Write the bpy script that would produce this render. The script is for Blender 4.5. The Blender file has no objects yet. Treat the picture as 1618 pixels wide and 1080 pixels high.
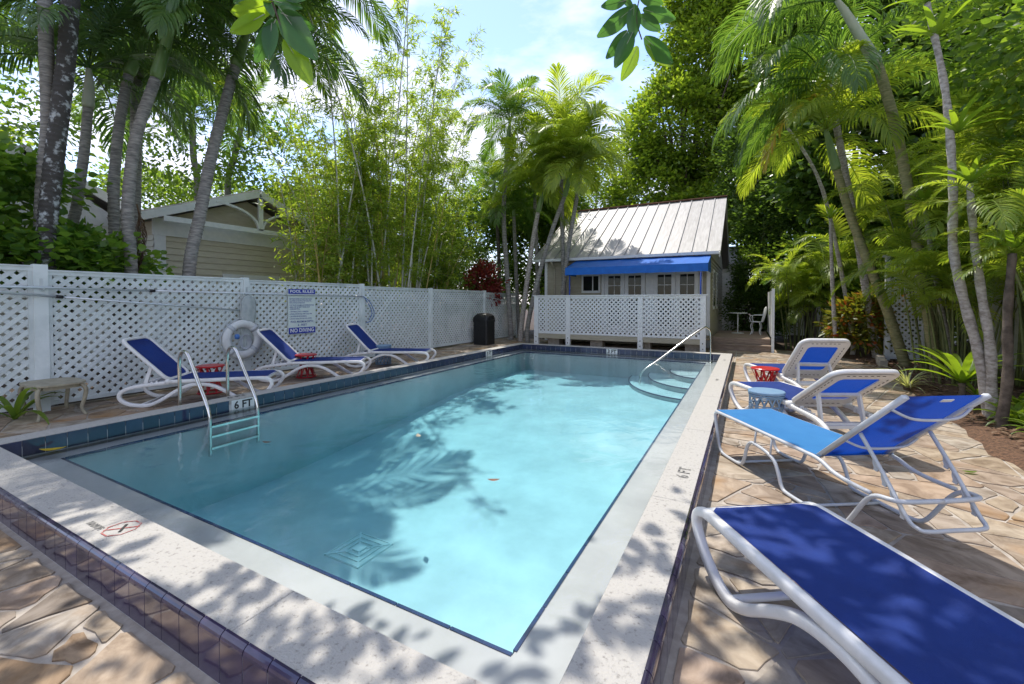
import bpy, math, random
import numpy as np
from mathutils import Vector, Matrix
R = math.radians
rng = np.random.default_rng(7)
random.seed(7)
scene = bpy.context.scene
col = scene.collection

# ------------------------------------------------------------------ camera
CAM_H = 1.5
YAW, PITCH, FPX, PCX, PCY = R(28.3), R(1.13), 689.6, 809.0, 488.4
cd = bpy.data.cameras.new('camera')
cam = bpy.data.objects.new('camera', cd)
col.objects.link(cam)
cam.location = (0, 0, CAM_H)
cam.rotation_euler = (R(90) - PITCH, 0, YAW)
cd.sensor_width = 36.0
cd.lens = 36.0 * FPX / 1618.0
cd.shift_y = -(540 - PCY) / 1618.0
cd.clip_start = 0.05
cd.clip_end = 1500
scene.camera = cam

# ------------------------------------------------------------------ sky, sun, exposure
SUN = Vector((-0.33, 0.29, 1.0)).normalized()
EXPOSURE = 1.17
w = bpy.data.worlds.new('World')
scene.world = w
w.use_nodes = True
nt = w.node_tree
bg = nt.nodes['Background']
sky = nt.nodes.new('ShaderNodeTexSky')
sky.sky_type = 'NISHITA'
sky.sun_disc = False
sky.sun_elevation = math.asin(SUN.z)
sky.sun_rotation = math.atan2(SUN.x, SUN.y)
sky.air_density = 1.0
sky.dust_density = 0.25
sky.ozone_density = 2.2
tc = nt.nodes.new('ShaderNodeTexCoord')
mp = nt.nodes.new('ShaderNodeMapping')
mp.inputs['Scale'].default_value = (1.0, 1.0, 2.6)
nz = nt.nodes.new('ShaderNodeTexNoise')
nz.inputs['Scale'].default_value = 2.6
nz.inputs['Detail'].default_value = 7
nz.inputs['Roughness'].default_value = 0.55
cr = nt.nodes.new('ShaderNodeValToRGB')
cr.color_ramp.elements[0].position = 0.41
cr.color_ramp.elements[0].color = (0, 0, 0, 1)
cr.color_ramp.elements[1].position = 0.60
cr.color_ramp.elements[1].color = (0.8, 0.8, 0.8, 1)
mx = nt.nodes.new('ShaderNodeMix')
mx.data_type = 'RGBA'
mx.inputs['B'].default_value = (4.5, 4.6, 4.7, 1)
nt.links.new(tc.outputs['Generated'], mp.inputs['Vector'])
nt.links.new(mp.outputs['Vector'], nz.inputs['Vector'])
nt.links.new(nz.outputs['Fac'], cr.inputs['Fac'])
nt.links.new(cr.outputs['Color'], mx.inputs['Factor'])
nt.links.new(sky.outputs['Color'], mx.inputs['A'])
tint = nt.nodes.new('ShaderNodeMix'); tint.data_type = 'RGBA'; tint.blend_type = 'MULTIPLY'
tint.inputs['Factor'].default_value = 1.0; tint.inputs['B'].default_value = (1.0, 0.945, 1.0, 1)
nt.links.new(mx.outputs['Result'], tint.inputs['A'])
nt.links.new(tint.outputs['Result'], bg.inputs['Color'])
bg.inputs['Strength'].default_value = 0.15
sd = bpy.data.lights.new('sun', 'SUN')
sd.energy = 2.35
sd.angle = R(0.53)
sd.color = (1.0, 0.95, 0.87)
sun = bpy.data.objects.new('sun', sd)
col.objects.link(sun)
sun.location = (-30, 30, 60)
sun.rotation_euler = SUN.to_track_quat('Z', 'Y').to_euler()
scene.view_settings.view_transform = 'Standard'
scene.view_settings.look = 'None'
scene.view_settings.exposure = EXPOSURE
scene.view_settings.gamma = 1.0
scene.render.resolution_x = 1024
scene.render.resolution_y = 684
scene.render.engine = 'CYCLES'
scene.cycles.transparent_max_bounces = 12
scene.cycles.max_bounces = 8
scene.cycles.diffuse_bounces = 5
scene.cycles.glossy_bounces = 3
scene.cycles.transmission_bounces = 7

# ------------------------------------------------------------------ photo pixel -> place
def ray(px, py):
    x = (px - PCX) / FPX; y = (py - PCY) / FPX
    fw = math.cos(PITCH) - math.sin(PITCH) * y
    dn = math.sin(PITCH) + math.cos(PITCH) * y
    return Vector((-fw * math.sin(YAW) + x * math.cos(YAW), fw * math.cos(YAW) + x * math.sin(YAW), -dn))
def atx(px, py, X):
    d = ray(px, py); t = X / d.x
    return Vector((X, d.y * t, CAM_H + d.z * t))
def aty(px, py, Y):
    d = ray(px, py); t = Y / d.y
    return Vector((d.x * t, Y, CAM_H + d.z * t))
def atz(px, py, z=0.0):
    d = ray(px, py); t = (z - CAM_H) / d.z
    return Vector((d.x * t, d.y * t, z))
def project(p):
    dx = p[0] * math.cos(YAW) + p[1] * math.sin(YAW)
    f0 = -p[0] * math.sin(YAW) + p[1] * math.cos(YAW)
    dn = CAM_H - p[2]
    fw = f0 * math.cos(PITCH) + dn * math.sin(PITCH)
    d = -f0 * math.sin(PITCH) + dn * math.cos(PITCH)
    if fw < 0.05: return None
    return PCX + FPX * dx / fw, PCY + FPX * d / fw, fw

# ------------------------------------------------------------------ object helpers
def tag(o, label=None, cat=None, group=None, kind=None):
    if label: o['label'] = label
    if cat: o['category'] = cat
    if group: o['group'] = group
    if kind: o['kind'] = kind
    return o
def thing(name, label, cat, loc=(0, 0, 0), rotz=0.0, group=None):
    o = bpy.data.objects.new(name, None)
    o.empty_display_size = 0.2
    col.objects.link(o)
    o.location = loc
    o.rotation_euler = (0, 0, rotz)
    return tag(o, label, cat, group)
def put(name, me, parent=None, mat=None, world=True, loc=None, rot=None, scale=None):
    """link a mesh as an object; world=True: the mesh is in world coordinates under an unrotated parent"""
    o = bpy.data.objects.new(name, me)
    col.objects.link(o)
    if mat is not None and not me.materials: me.materials.append(mat)
    if parent is not None:
        o.parent = parent
        if world:
            top = parent
            while top.parent is not None: top = top.parent
            if parent is top: o.matrix_parent_inverse = Matrix.Translation(-Vector(top.location))
    if loc is not None: o.location = loc
    if rot is not None: o.rotation_euler = rot
    if scale is not None: o.scale = scale
    return o

class MB:
    def __init__(s): s.v = []; s.f = []
    def add(s, vs, fs):
        b = len(s.v)
        s.v.extend([tuple(p) for p in vs])
        s.f.extend([tuple(i + b for i in f) for f in fs])
        return s
    def box(s, x0, x1, y0, y1, z0, z1):
        s.add([(x0, y0, z0), (x1, y0, z0), (x1, y1, z0), (x0, y1, z0), (x0, y0, z1), (x1, y0, z1), (x1, y1, z1), (x0, y1, z1)],
              [(0, 3, 2, 1), (4, 5, 6, 7), (0, 1, 5, 4), (1, 2, 6, 5), (2, 3, 7, 6), (3, 0, 4, 7)])
        return s
    def obox(s, c, ax, ay, az):
        """oriented box: centre and three half-axis vectors"""
        c, ax, ay, az = Vector(c), Vector(ax), Vector(ay), Vector(az)
        vs = [c + sx * ax + sy * ay + sz * az for sz in (-1, 1) for sx, sy in ((-1, -1), (1, -1), (1, 1), (-1, 1))]
        s.add(vs, [(0, 3, 2, 1), (4, 5, 6, 7), (0, 1, 5, 4), (1, 2, 6, 5), (2, 3, 7, 6), (3, 0, 4, 7)])
        return s
    def bar(s, a, b, wd, th, up=(0, 0, 1)):
        a, b = Vector(a), Vector(b); d = (b - a); L = d.length; d.normalize()
        sd_ = d.cross(Vector(up))
        if sd_.length < 1e-4: sd_ = Vector((1, 0, 0))
        sd_.normalize(); u = sd_.cross(d)
        return s.obox((a + b) / 2, d * L / 2, sd_ * wd / 2, u * th / 2)
    def prism(s, poly, z0, z1):
        n = len(poly)
        s.add([(p[0], p[1], z0) for p in poly] + [(p[0], p[1], z1) for p in poly],
              [tuple(range(n - 1, -1, -1)), tuple(range(n, 2 * n))] + [(i, (i + 1) % n, n + (i + 1) % n, n + i) for i in range(n)])
        return s
    def ngon_x(s, poly, x0, x1):   # poly of (y,z)
        n = len(poly)
        s.add([(x0, p[0], p[1]) for p in poly] + [(x1, p[0], p[1]) for p in poly],
              [tuple(range(n - 1, -1, -1)), tuple(range(n, 2 * n))] + [(i, (i + 1) % n, n + (i + 1) % n, n + i) for i in range(n)])
        return s
    def sweep(s, pts, prof, closed=False, up=(0, 0, 1), caps=True, scales=None):
        """prof: list of (side, up) offsets"""
        pts = [Vector(p) for p in pts]; n = len(pts); m = len(prof); b = len(s.v)
        prev = None; up = Vector(up)
        for i, p in enumerate(pts):
            if closed: t = pts[(i + 1) % n] - pts[i - 1]
            else: t = pts[min(i + 1, n - 1)] - pts[max(i - 1, 0)]
            t.normalize()
            sd_ = t.cross(up)
            if sd_.length < 0.05: sd_ = prev.copy() if prev is not None else t.orthogonal()
            sd_ = (sd_ - t * sd_.dot(t)).normalized()
            if prev is not None and sd_.dot(prev) < 0: sd_ = -sd_
            prev = sd_; u = sd_.cross(t)
            k = scales[i] if scales is not None else 1.0
            for q in prof: s.v.append(tuple(p + sd_ * q[0] * k + u * q[1] * k))
        for i in range(n if closed else n - 1):
            j = (i + 1) % n
            for k in range(m):
                l = (k + 1) % m
                s.f.append((b + i * m + k, b + i * m + l, b + j * m + l, b + j * m + k))
        if caps and not closed:
            s.f.append(tuple(b + k for k in range(m - 1, -1, -1)))
            s.f.append(tuple(b + (n - 1) * m + k for k in range(m)))
        return s
    def tube(s, pts, r, seg=8, closed=False, caps=True):
        if not hasattr(r, '__len__'): r = [r] * len(pts)
        prof = [(math.cos(2 * math.pi * k / seg), math.sin(2 * math.pi * k / seg)) for k in range(seg)]
        return s.sweep(pts, prof, closed, caps=caps, scales=list(r), up=(0.013, 0.021, 1) if not closed else (0.013, 0.021, 1))
    def lathe(s, prof, seg=24, c=(0, 0, 0)):
        b = len(s.v); n = len(prof)
        for r_, z in prof:
            for k in range(seg):
                a = 2 * math.pi * k / seg
                s.v.append((c[0] + r_ * math.cos(a), c[1] + r_ * math.sin(a), c[2] + z))
        for i in range(n - 1):
            for k in range(seg):
                l = (k + 1) % seg
                s.f.append((b + i * seg + k, b + i * seg + l, b + (i + 1) * seg + l, b + (i + 1) * seg + k))
        return s
    def mesh(s, name, mat=None, smooth=False):
        me = bpy.data.meshes.new(name)
        me.from_pydata(s.v, [], s.f)
        if mat is not None: me.materials.append(mat)
        if smooth: me.polygons.foreach_set('use_smooth', [True] * len(me.polygons))
        me.update()
        return me
    def build(s, name, mat, parent=None, world=True, smooth=False, kind=None):
        o = put(name, s.mesh(name, mat, smooth), parent, None, world)
        if kind: o['kind'] = kind
        return o

def spline(pts, n=8, closed=False):
    """Catmull-Rom through the points"""
    P = [Vector(p) for p in pts]; out = []
    m = len(P)
    for i in range(m if closed else m - 1):
        if closed: a, b, c, d = P[i - 1], P[i], P[(i + 1) % m], P[(i + 2) % m]
        else: a, b, c, d = P[max(i - 1, 0)], P[i], P[i + 1], P[min(i + 2, m - 1)]
        for k in range(n):
            t = k / n
            out.append(0.5 * ((2 * b) + (c - a) * t + (2 * a - 5 * b + 4 * c - d) * t * t + (3 * b - a - 3 * c + d) * t ** 3))
    if not closed: out.append(P[-1])
    return out
def rrect(w_, h_, r_, seg=3):
    """rounded rectangle outline centred on the origin"""
    out = []
    for cx, cy, a0 in ((w_ / 2 - r_, h_ / 2 - r_, 0), (-w_ / 2 + r_, h_ / 2 - r_, 90), (-w_ / 2 + r_, -h_ / 2 + r_, 180), (w_ / 2 - r_, -h_ / 2 + r_, 270)):
        for k in range(seg + 1):
            a = R(a0 + 90 * k / seg)
            out.append((cx + r_ * math.cos(a), cy + r_ * math.sin(a)))
    return out
def np_mesh(name, V, quads=None, tris=None, mat=None):
    """fast mesh from numpy arrays"""
    me = bpy.data.meshes.new(name)
    fl = []; starts = []; tot = []
    nq = 0 if quads is None else len(quads); ntri = 0 if tris is None else len(tris)
    loops = []
    if nq: loops.append(quads.reshape(-1))
    if ntri: loops.append(tris.reshape(-1))
    loops = np.concatenate(loops).astype(np.int32)
    starts = np.concatenate([np.arange(nq) * 4, nq * 4 + np.arange(ntri) * 3]).astype(np.int32)
    me.vertices.add(len(V)); me.vertices.foreach_set('co', np.asarray(V, dtype=np.float32).reshape(-1))
    me.loops.add(len(loops)); me.loops.foreach_set('vertex_index', loops)
    me.polygons.add(nq + ntri); me.polygons.foreach_set('loop_start', starts)
    me.update(calc_edges=True)
    if mat is not None: me.materials.append(mat)
    return me
def text_mesh(body, size, mat, width=None, bold=0.0, align='CENTER'):
    cu = bpy.data.curves.new('lettering', 'FONT')
    cu.body = body; cu.size = size; cu.align_x = align; cu.align_y = 'CENTER'
    cu.offset = bold; cu.resolution_u = 2
    o = bpy.data.objects.new('lettering_tmp', cu); col.objects.link(o)
    bpy.context.view_layer.update()
    me = bpy.data.meshes.new_from_object(o.evaluated_get(bpy.context.evaluated_depsgraph_get()))
    bpy.data.objects.remove(o); bpy.data.curves.remove(cu)
    me.name = 'lettering'
    if width:
        xs = [v.co.x for v in me.vertices]
        k = width / max(1e-6, max(xs) - min(xs))
        for v in me.vertices: v.co.x *= k
    me.materials.clear(); me.materials.append(mat)
    return me

# ------------------------------------------------------------------ materials
def lin(c):
    """sRGB 0-255 to linear"""
    return tuple((x / 255 / 12.92) if x / 255 <= 0.04045 else ((x / 255 + 0.055) / 1.055) ** 2.4 for x in c) + (1,)
def mat(name, c1, c2=None, rough=0.6, scale=6.0, detail=6.0, bump=0.0, bscale=None, metal=0.0, spec=0.4, stretch=(1, 1, 1), lo=0.35, hi=0.65, coat=0.0, objrand=0.0):
    m = bpy.data.materials.new(name); m.use_nodes = True
    n = m.node_tree.nodes; l = m.node_tree.links
    p = n['Principled BSDF']
    p.inputs['Roughness'].default_value = rough
    p.inputs['Metallic'].default_value = metal
    p.inputs['Specular IOR Level'].default_value = spec
    p.inputs['Coat Weight'].default_value = coat
    c1 = tuple(c1[:3]) + (1,); c2 = tuple((c2 or c1)[:3]) + (1,)
    tcn = n.new('ShaderNodeTexCoord'); mpn = n.new('ShaderNodeMapping')
    mpn.inputs['Scale'].default_value = stretch
    l.new(tcn.outputs['Object'], mpn.inputs['Vector'])
    tx = n.new('ShaderNodeTexNoise'); tx.inputs['Scale'].default_value = scale; tx.inputs['Detail'].default_value = detail
    tx.inputs['Roughness'].default_value = 0.6
    l.new(mpn.outputs['Vector'], tx.inputs['Vector'])
    rp = n.new('ShaderNodeValToRGB')
    rp.color_ramp.elements[0].position = lo; rp.color_ramp.elements[0].color = c1
    rp.color_ramp.elements[1].position = hi; rp.color_ramp.elements[1].color = c2
    l.new(tx.outputs['Fac'], rp.inputs['Fac'])
    out = rp.outputs['Color']
    if objrand:
        oi = n.new('ShaderNodeObjectInfo'); hs = n.new('ShaderNodeHueSaturation')
        mr = n.new('ShaderNodeMapRange'); mr.inputs['To Min'].default_value = 1 - objrand; mr.inputs['To Max'].default_value = 1 + objrand
        l.new(oi.outputs['Random'], mr.inputs['Value']); l.new(mr.outputs['Result'], hs.inputs['Value'])
        l.new(out, hs.inputs['Color']); out = hs.outputs['Color']
    l.new(out, p.inputs['Base Color'])
    if bump:
        tb = n.new('ShaderNodeTexNoise'); tb.inputs['Scale'].default_value = bscale or scale * 4; tb.inputs['Detail'].default_value = 5
        l.new(mpn.outputs['Vector'], tb.inputs['Vector'])
        b = n.new('ShaderNodeBump'); b.inputs['Strength'].default_value = bump; b.inputs['Distance'].default_value = 0.01
        l.new(tb.outputs['Fac'], b.inputs['Height']); l.new(b.outputs['Normal'], p.inputs['Normal'])
    return m
def sling_mat(name, c1, c2, through, transl):
    """woven sling: mottled by wear, light glows through the mesh"""
    m = mat(name, c1, c2, 0.66, 7, detail=10, bump=0.4, bscale=300, lo=.3, hi=.7)
    n = m.node_tree.nodes; l = m.node_tree.links
    tr = n.new('ShaderNodeBsdfTranslucent'); tr.inputs['Color'].default_value = tuple(through) + (1,)
    ms = n.new('ShaderNodeMixShader'); ms.inputs['Fac'].default_value = transl
    l.new(n['Principled BSDF'].outputs['BSDF'], ms.inputs[1]); l.new(tr.outputs['BSDF'], ms.inputs[2]); l.new(ms.outputs[0], n['Material Output'].inputs['Surface'])
    return m
def leaf_mat(name, c1, c2, c3=None, transl=0.35, rough=0.42, warm=(1.25, 1.15, 0.45)):
    """leaf: colour varies per leaf (per island) and per object; light shines through"""
    m = bpy.data.materials.new(name); m.use_nodes = True
    n = m.node_tree.nodes; l = m.node_tree.links
    p = n['Principled BSDF']; out = n['Material Output']
    p.inputs['Roughness'].default_value = rough; p.inputs['Specular IOR Level'].default_value = 0.45
    g_ = n.new('ShaderNodeNewGeometry'); oi = n.new('ShaderNodeObjectInfo')
    ad = n.new('ShaderNodeMath'); ad.operation = 'MULTIPLY_ADD'; ad.inputs[1].default_value = 0.7
    mu = n.new('ShaderNodeMath'); mu.operation = 'MULTIPLY'; mu.inputs[1].default_value = 0.3
    l.new(oi.outputs['Random'], mu.inputs[0]); l.new(g_.outputs['Random Per Island'], ad.inputs[0]); l.new(mu.outputs[0], ad.inputs[2])
    rp = n.new('ShaderNodeValToRGB'); e = rp.color_ramp.elements
    e[0].position = 0.05; e[0].color = tuple(c1) + (1,)
    e[1].position = 0.8; e[1].color = tuple(c2) + (1,)
    if c3:
        k = e.new(0.97); k.color = tuple(c3) + (1,)
    l.new(ad.outputs[0], rp.inputs['Fac']); l.new(rp.outputs['Color'], p.inputs['Base Color'])
    tr = n.new('ShaderNodeBsdfTranslucent')
    mw = n.new('ShaderNodeMix'); mw.data_type = 'RGBA'; mw.blend_type = 'MULTIPLY'; mw.inputs['Factor'].default_value = 1
    mw.inputs['B'].default_value = tuple(2.3 * x for x in warm) + (1,)
    l.new(rp.outputs['Color'], mw.inputs['A']); l.new(mw.outputs['Result'], tr.inputs['Color'])
    ms = n.new('ShaderNodeMixShader'); ms.inputs['Fac'].default_value = transl
    l.new(p.outputs['BSDF'], ms.inputs[1]); l.new(tr.outputs['BSDF'], ms.inputs[2]); l.new(ms.outputs[0], out.inputs['Surface'])
    return m
M = {}
M['white'] = mat('white_paint', (0.66, 0.68, 0.68), (0.74, 0.75, 0.74), 0.5, 9, bump=0.06)
M['fence'] = mat('fence_paint', (0.47, 0.52, 0.51), (0.65, 0.69, 0.68), 0.6, 2.3, detail=10, bump=0.15, objrand=0.08, lo=.3, hi=.55)
M['resin'] = mat('white_resin', (0.54, 0.53, 0.50), (0.70, 0.69, 0.67), 0.42, 5, detail=9, bump=0.05, lo=.25, hi=.5)
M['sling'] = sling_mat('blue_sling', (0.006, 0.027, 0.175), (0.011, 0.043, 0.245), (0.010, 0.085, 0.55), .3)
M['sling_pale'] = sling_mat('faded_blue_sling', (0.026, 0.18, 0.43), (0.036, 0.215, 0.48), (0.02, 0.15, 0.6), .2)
M['alu'] = mat('grey_powder_coat', (0.46, 0.48, 0.50), (0.52, 0.53, 0.54), 0.35, 12)
M['steel'] = mat('brushed_steel', (0.62, 0.60, 0.55), (0.70, 0.68, 0.64), 0.16, 3, metal=1.0, stretch=(1, 1, 8))
M['red'] = mat('red_enamel', (0.42, 0.012, 0.02), (0.48, 0.02, 0.025), 0.3, 10)
M['bluegrey'] = mat('blue_grey_enamel', (0.16, 0.27, 0.40), (0.20, 0.31, 0.44), 0.4, 10)
M['cream'] = mat('worn_cream_paint', (0.27, 0.235, 0.165), (0.40, 0.36, 0.26), 0.55, 9, bump=0.15)
M['coping'] = mat('white_travertine', (0.23, 0.215, 0.195), (0.41, 0.39, 0.355), 0.78, 46, detail=12, bump=0.6, bscale=90, lo=0.30, hi=0.45)
M['ledge'] = mat('ledge_plaster', (0.355, 0.36, 0.36), (0.42, 0.425, 0.42), 0.8, 2.2, bump=0.05)
M['plaster'] = mat('pool_plaster', (0.47, 0.475, 0.48), (0.59, 0.59, 0.59), 0.8, 1.6, bump=0.04)
M['tile'] = mat('dark_blue_tile', (0.018, 0.024, 0.055), (0.030, 0.036, 0.08), 0.12, 5, coat=0.5, objrand=0.25)
M['tile_purple'] = mat('purple_blue_tile', (0.030, 0.022, 0.048), (0.045, 0.033, 0.075), 0.14, 9, coat=0.7, objrand=0.25)
M['trim'] = mat('blue_trim_tile', (0.015, 0.028, 0.085), (0.022, 0.04, 0.12), 0.15, 5)
M['tile_grout'] = mat('white_tile_grout', (0.45, 0.44, 0.42), (0.58, 0.57, 0.55), 0.9, 20)
M['grout'] = mat('pale_grout', (0.30, 0.26, 0.215), (0.42, 0.37, 0.31), 0.9, 12, bump=0.3)
M['soil'] = mat('dark_soil', (0.035, 0.024, 0.016), (0.09, 0.06, 0.04), 0.95, 9, bump=0.8, bscale=30)
M['mulch'] = mat('brown_mulch', (0.05, 0.028, 0.017), (0.17, 0.09, 0.05), 0.95, 40, bump=1.0, bscale=60)
M['siding_cream'] = mat('cream_clapboard', (0.50, 0.455, 0.345), (0.57, 0.525, 0.41), 0.6, 4, bump=0.08, objrand=0.04, stretch=(1, 1, 4))
M['siding'] = mat('beige_clapboard', (0.35, 0.32, 0.235), (0.41, 0.375, 0.285), 0.6, 4, bump=0.08, objrand=0.04, stretch=(1, 1, 4))
M['siding_white'] = mat('pale_clapboard', (0.60, 0.61, 0.54), (0.68, 0.68, 0.62), 0.6, 4, bump=0.08, objrand=0.04)
M['metal_roof'] = mat('galvanised_roof', (0.32, 0.305, 0.29), (0.43, 0.415, 0.40), 0.5, 4, metal=0.1, bump=0.08, objrand=0.08, stretch=(4, 0.5, 0.5))
M['rust'] = mat('rusty_ridge', (0.16, 0.07, 0.045), (0.28, 0.14, 0.09), 0.8, 8)
M['awning'] = mat('blue_awning_canvas', (0.006, 0.10, 0.42), (0.010, 0.13, 0.50), 0.65, 5, bump=0.1, bscale=60)
M['blue_tube'] = mat('blue_tube', (0.01, 0.05, 0.3), None, 0.4)
M['glass'] = mat('window_glass', (0.012, 0.014, 0.016), (0.02, 0.022, 0.024), 0.02, 2, spec=0.22)
M['curtain'] = mat('grey_curtain', (0.3, 0.32, 0.33), (0.4, 0.42, 0.42), 0.9, 3, stretch=(14, 1, 0.4))
M['dark'] = mat('dark_interior', (0.012, 0.012, 0.012), (0.02, 0.02, 0.02), 0.9)
M['black'] = mat('black_plastic', (0.008, 0.008, 0.009), (0.016, 0.016, 0.017), 0.45, 8)
M['deckwood'] = mat('weathered_deck', (0.20, 0.14, 0.10), (0.33, 0.25, 0.19), 0.75, 5, bump=0.2, stretch=(1, 8, 8), objrand=0.12)
M['sign_blue'] = mat('sign_blue', (0.02, 0.04, 0.32), None, 0.4)
M['sign_face'] = mat('sign_face', (0.58, 0.66, 0.62), (0.64, 0.70, 0.66), 0.4, 4)
M['ink_blue'] = mat('ink_blue', (0.05, 0.08, 0.30), None, 0.6)
M['ink_worn'] = mat('worn_black_ink', (0.05, 0.05, 0.05), (0.26, 0.25, 0.23), 0.7, 40, lo=.42, hi=.6)
M['ink_black'] = mat('ink_black', (0.02, 0.02, 0.02), None, 0.6)
M['ink_red'] = mat('ink_red', (0.34, 0.07, 0.06), (0.42, 0.30, 0.27), 0.7, 40, lo=.45, hi=.65)
M['marker'] = mat('marker_tile', (0.62, 0.64, 0.62), (0.68, 0.69, 0.67), 0.3)
M['ring'] = mat('lifebuoy_white', (0.55, 0.57, 0.56), (0.68, 0.69, 0.67), 0.6, 7, bump=0.1)
M['rope'] = mat('blue_rope', (0.05, 0.14, 0.38), (0.09, 0.2, 0.45), 0.8, 60)
M['rope_pale'] = mat('pale_rope', (0.45, 0.48, 0.5), None, 0.8, 60)
M['net'] = mat('grey_cloth', (0.30, 0.34, 0.34), (0.42, 0.45, 0.44), 0.9, 8, bump=0.3)
M['pole'] = mat('aluminium_pole', (0.55, 0.60, 0.62), (0.62, 0.66, 0.68), 0.3, 4, metal=0.5)
M['trunk_grey'] = mat('ringed_palm_bark', (0.13, 0.125, 0.115), (0.33, 0.31, 0.28), 0.85, 7, bump=0.5, stretch=(1, 1, 5))
M['trunk_dark'] = mat('dark_palm_bark', (0.035, 0.028, 0.022), (0.13, 0.11, 0.09), 0.9, 9, bump=0.6, stretch=(1, 1, 3))
M['trunk_lichen'] = mat('lichen_palm_bark', (0.06, 0.055, 0.05), (0.42, 0.44, 0.44), 0.9, 9, bump=0.5, lo=0.53, hi=0.64)
M['trunk_green'] = mat('green_ringed_bark', (0.17, 0.17, 0.07), (0.32, 0.28, 0.14), 0.7, 6, bump=0.3, stretch=(1, 1, 6))
M['trunk_pale'] = mat('pale_bark', (0.22, 0.19, 0.16), (0.50, 0.46, 0.42), 0.9, 14, bump=0.6, stretch=(1, 1, 2))
M['bark'] = mat('brown_bark', (0.05, 0.038, 0.028), (0.14, 0.11, 0.085), 0.9, 10, bump=0.7)
M['shaft'] = mat('green_crownshaft', (0.11, 0.19, 0.055), (0.20, 0.28, 0.10), 0.4, 4, stretch=(1, 1, 0.4))
M['shaft_pale'] = mat('pale_crownshaft', (0.30, 0.34, 0.24), (0.42, 0.42, 0.33), 0.5, 4, stretch=(1, 1, 0.4))
M['culm'] = mat('bamboo_culm_gold', (0.30, 0.20, 0.05), (0.40, 0.33, 0.12), 0.4, 5, objrand=0.35)
M['culm_pale'] = mat('bamboo_culm_grey', (0.40, 0.40, 0.33), (0.55, 0.54, 0.46), 0.5, 8, objrand=0.2)
M['stem_green'] = mat('green_stem', (0.09, 0.12, 0.03), (0.17, 0.18, 0.06), 0.5, 8, objrand=0.3)
M['frond'] = leaf_mat('palm_leaflet', (0.055, 0.125, 0.03), (0.115, 0.195, 0.045), None, transl=0.41, rough=0.42)
M['frond_dark'] = leaf_mat('dark_palm_leaflet', (0.045, 0.105, 0.036), (0.095, 0.165, 0.052), None, transl=0.4, rough=0.35)
M['frond_yellow'] = leaf_mat('yellow_palm_leaflet', (0.115, 0.19, 0.03), (0.235, 0.295, 0.05), None, transl=0.51, rough=0.42)
M['frond_old'] = leaf_mat('orange_old_leaflet', (0.400, 0.234, 0.044), (0.400, 0.366, 0.059), transl=0.43)
M['frond_dead'] = mat('dead_frond', (0.10, 0.055, 0.03), (0.2, 0.13, 0.08), 0.9, 8)
M['bamboo_leaf'] = leaf_mat('bamboo_leaf', (0.11, 0.19, 0.035), (0.25, 0.32, 0.06), (0.4, 0.4, 0.11), transl=0.6, rough=0.42)
M['leaf_dark'] = leaf_mat('dark_glossy_leaf', (0.045, 0.09, 0.022), (0.1, 0.165, 0.034), None, transl=0.42, rough=0.3)
M['leaf_mid'] = leaf_mat('mid_green_leaf', (0.052, 0.115, 0.02), (0.125, 0.195, 0.034), None, transl=0.48, rough=0.42)
M['leaf_lime'] = leaf_mat('lime_leaf', (0.08, 0.145, 0.02), (0.19, 0.26, 0.032), (0.32, 0.35, 0.045), transl=0.5, rough=0.42)
M['leaf_round'] = leaf_mat('round_leaf', (0.055, 0.13, 0.026), (0.13, 0.22, 0.04), None, transl=0.5, rough=0.35)
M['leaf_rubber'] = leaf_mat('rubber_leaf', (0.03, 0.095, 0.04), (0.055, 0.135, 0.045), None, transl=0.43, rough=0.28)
M['leaf_rubber_lit'] = leaf_mat('sunlit_rubber_leaf', (0.1, 0.2, 0.025), (0.18, 0.27, 0.03), None, transl=0.55, rough=0.28)  # same rubber leaf, sunlight put into the colour: brighter and yellower
M['leaf_croton'] = leaf_mat('croton_leaf', (0.05, 0.1, 0.018), (0.15, 0.15, 0.022), (0.28, 0.06, 0.025), transl=0.36, rough=0.42)
M['leaf_red'] = leaf_mat('red_leaf', (0.09, 0.02, 0.022), (0.2, 0.035, 0.035), None, transl=0.35, rough=0.42)
M['leaf_corn'] = leaf_mat('dracaena_leaf', (0.075, 0.16, 0.02), (0.185, 0.27, 0.03), None, transl=0.42, rough=0.35)
M['leaf_stripe'] = leaf_mat('pale_striped_leaf', (0.205, 0.293, 0.132), (0.400, 0.400, 0.322), transl=0.43)
M['litter'] = mat('yellow_fallen_leaf', (0.42, 0.28, 0.01), (0.5, 0.36, 0.02), 0.5, 30)

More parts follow.
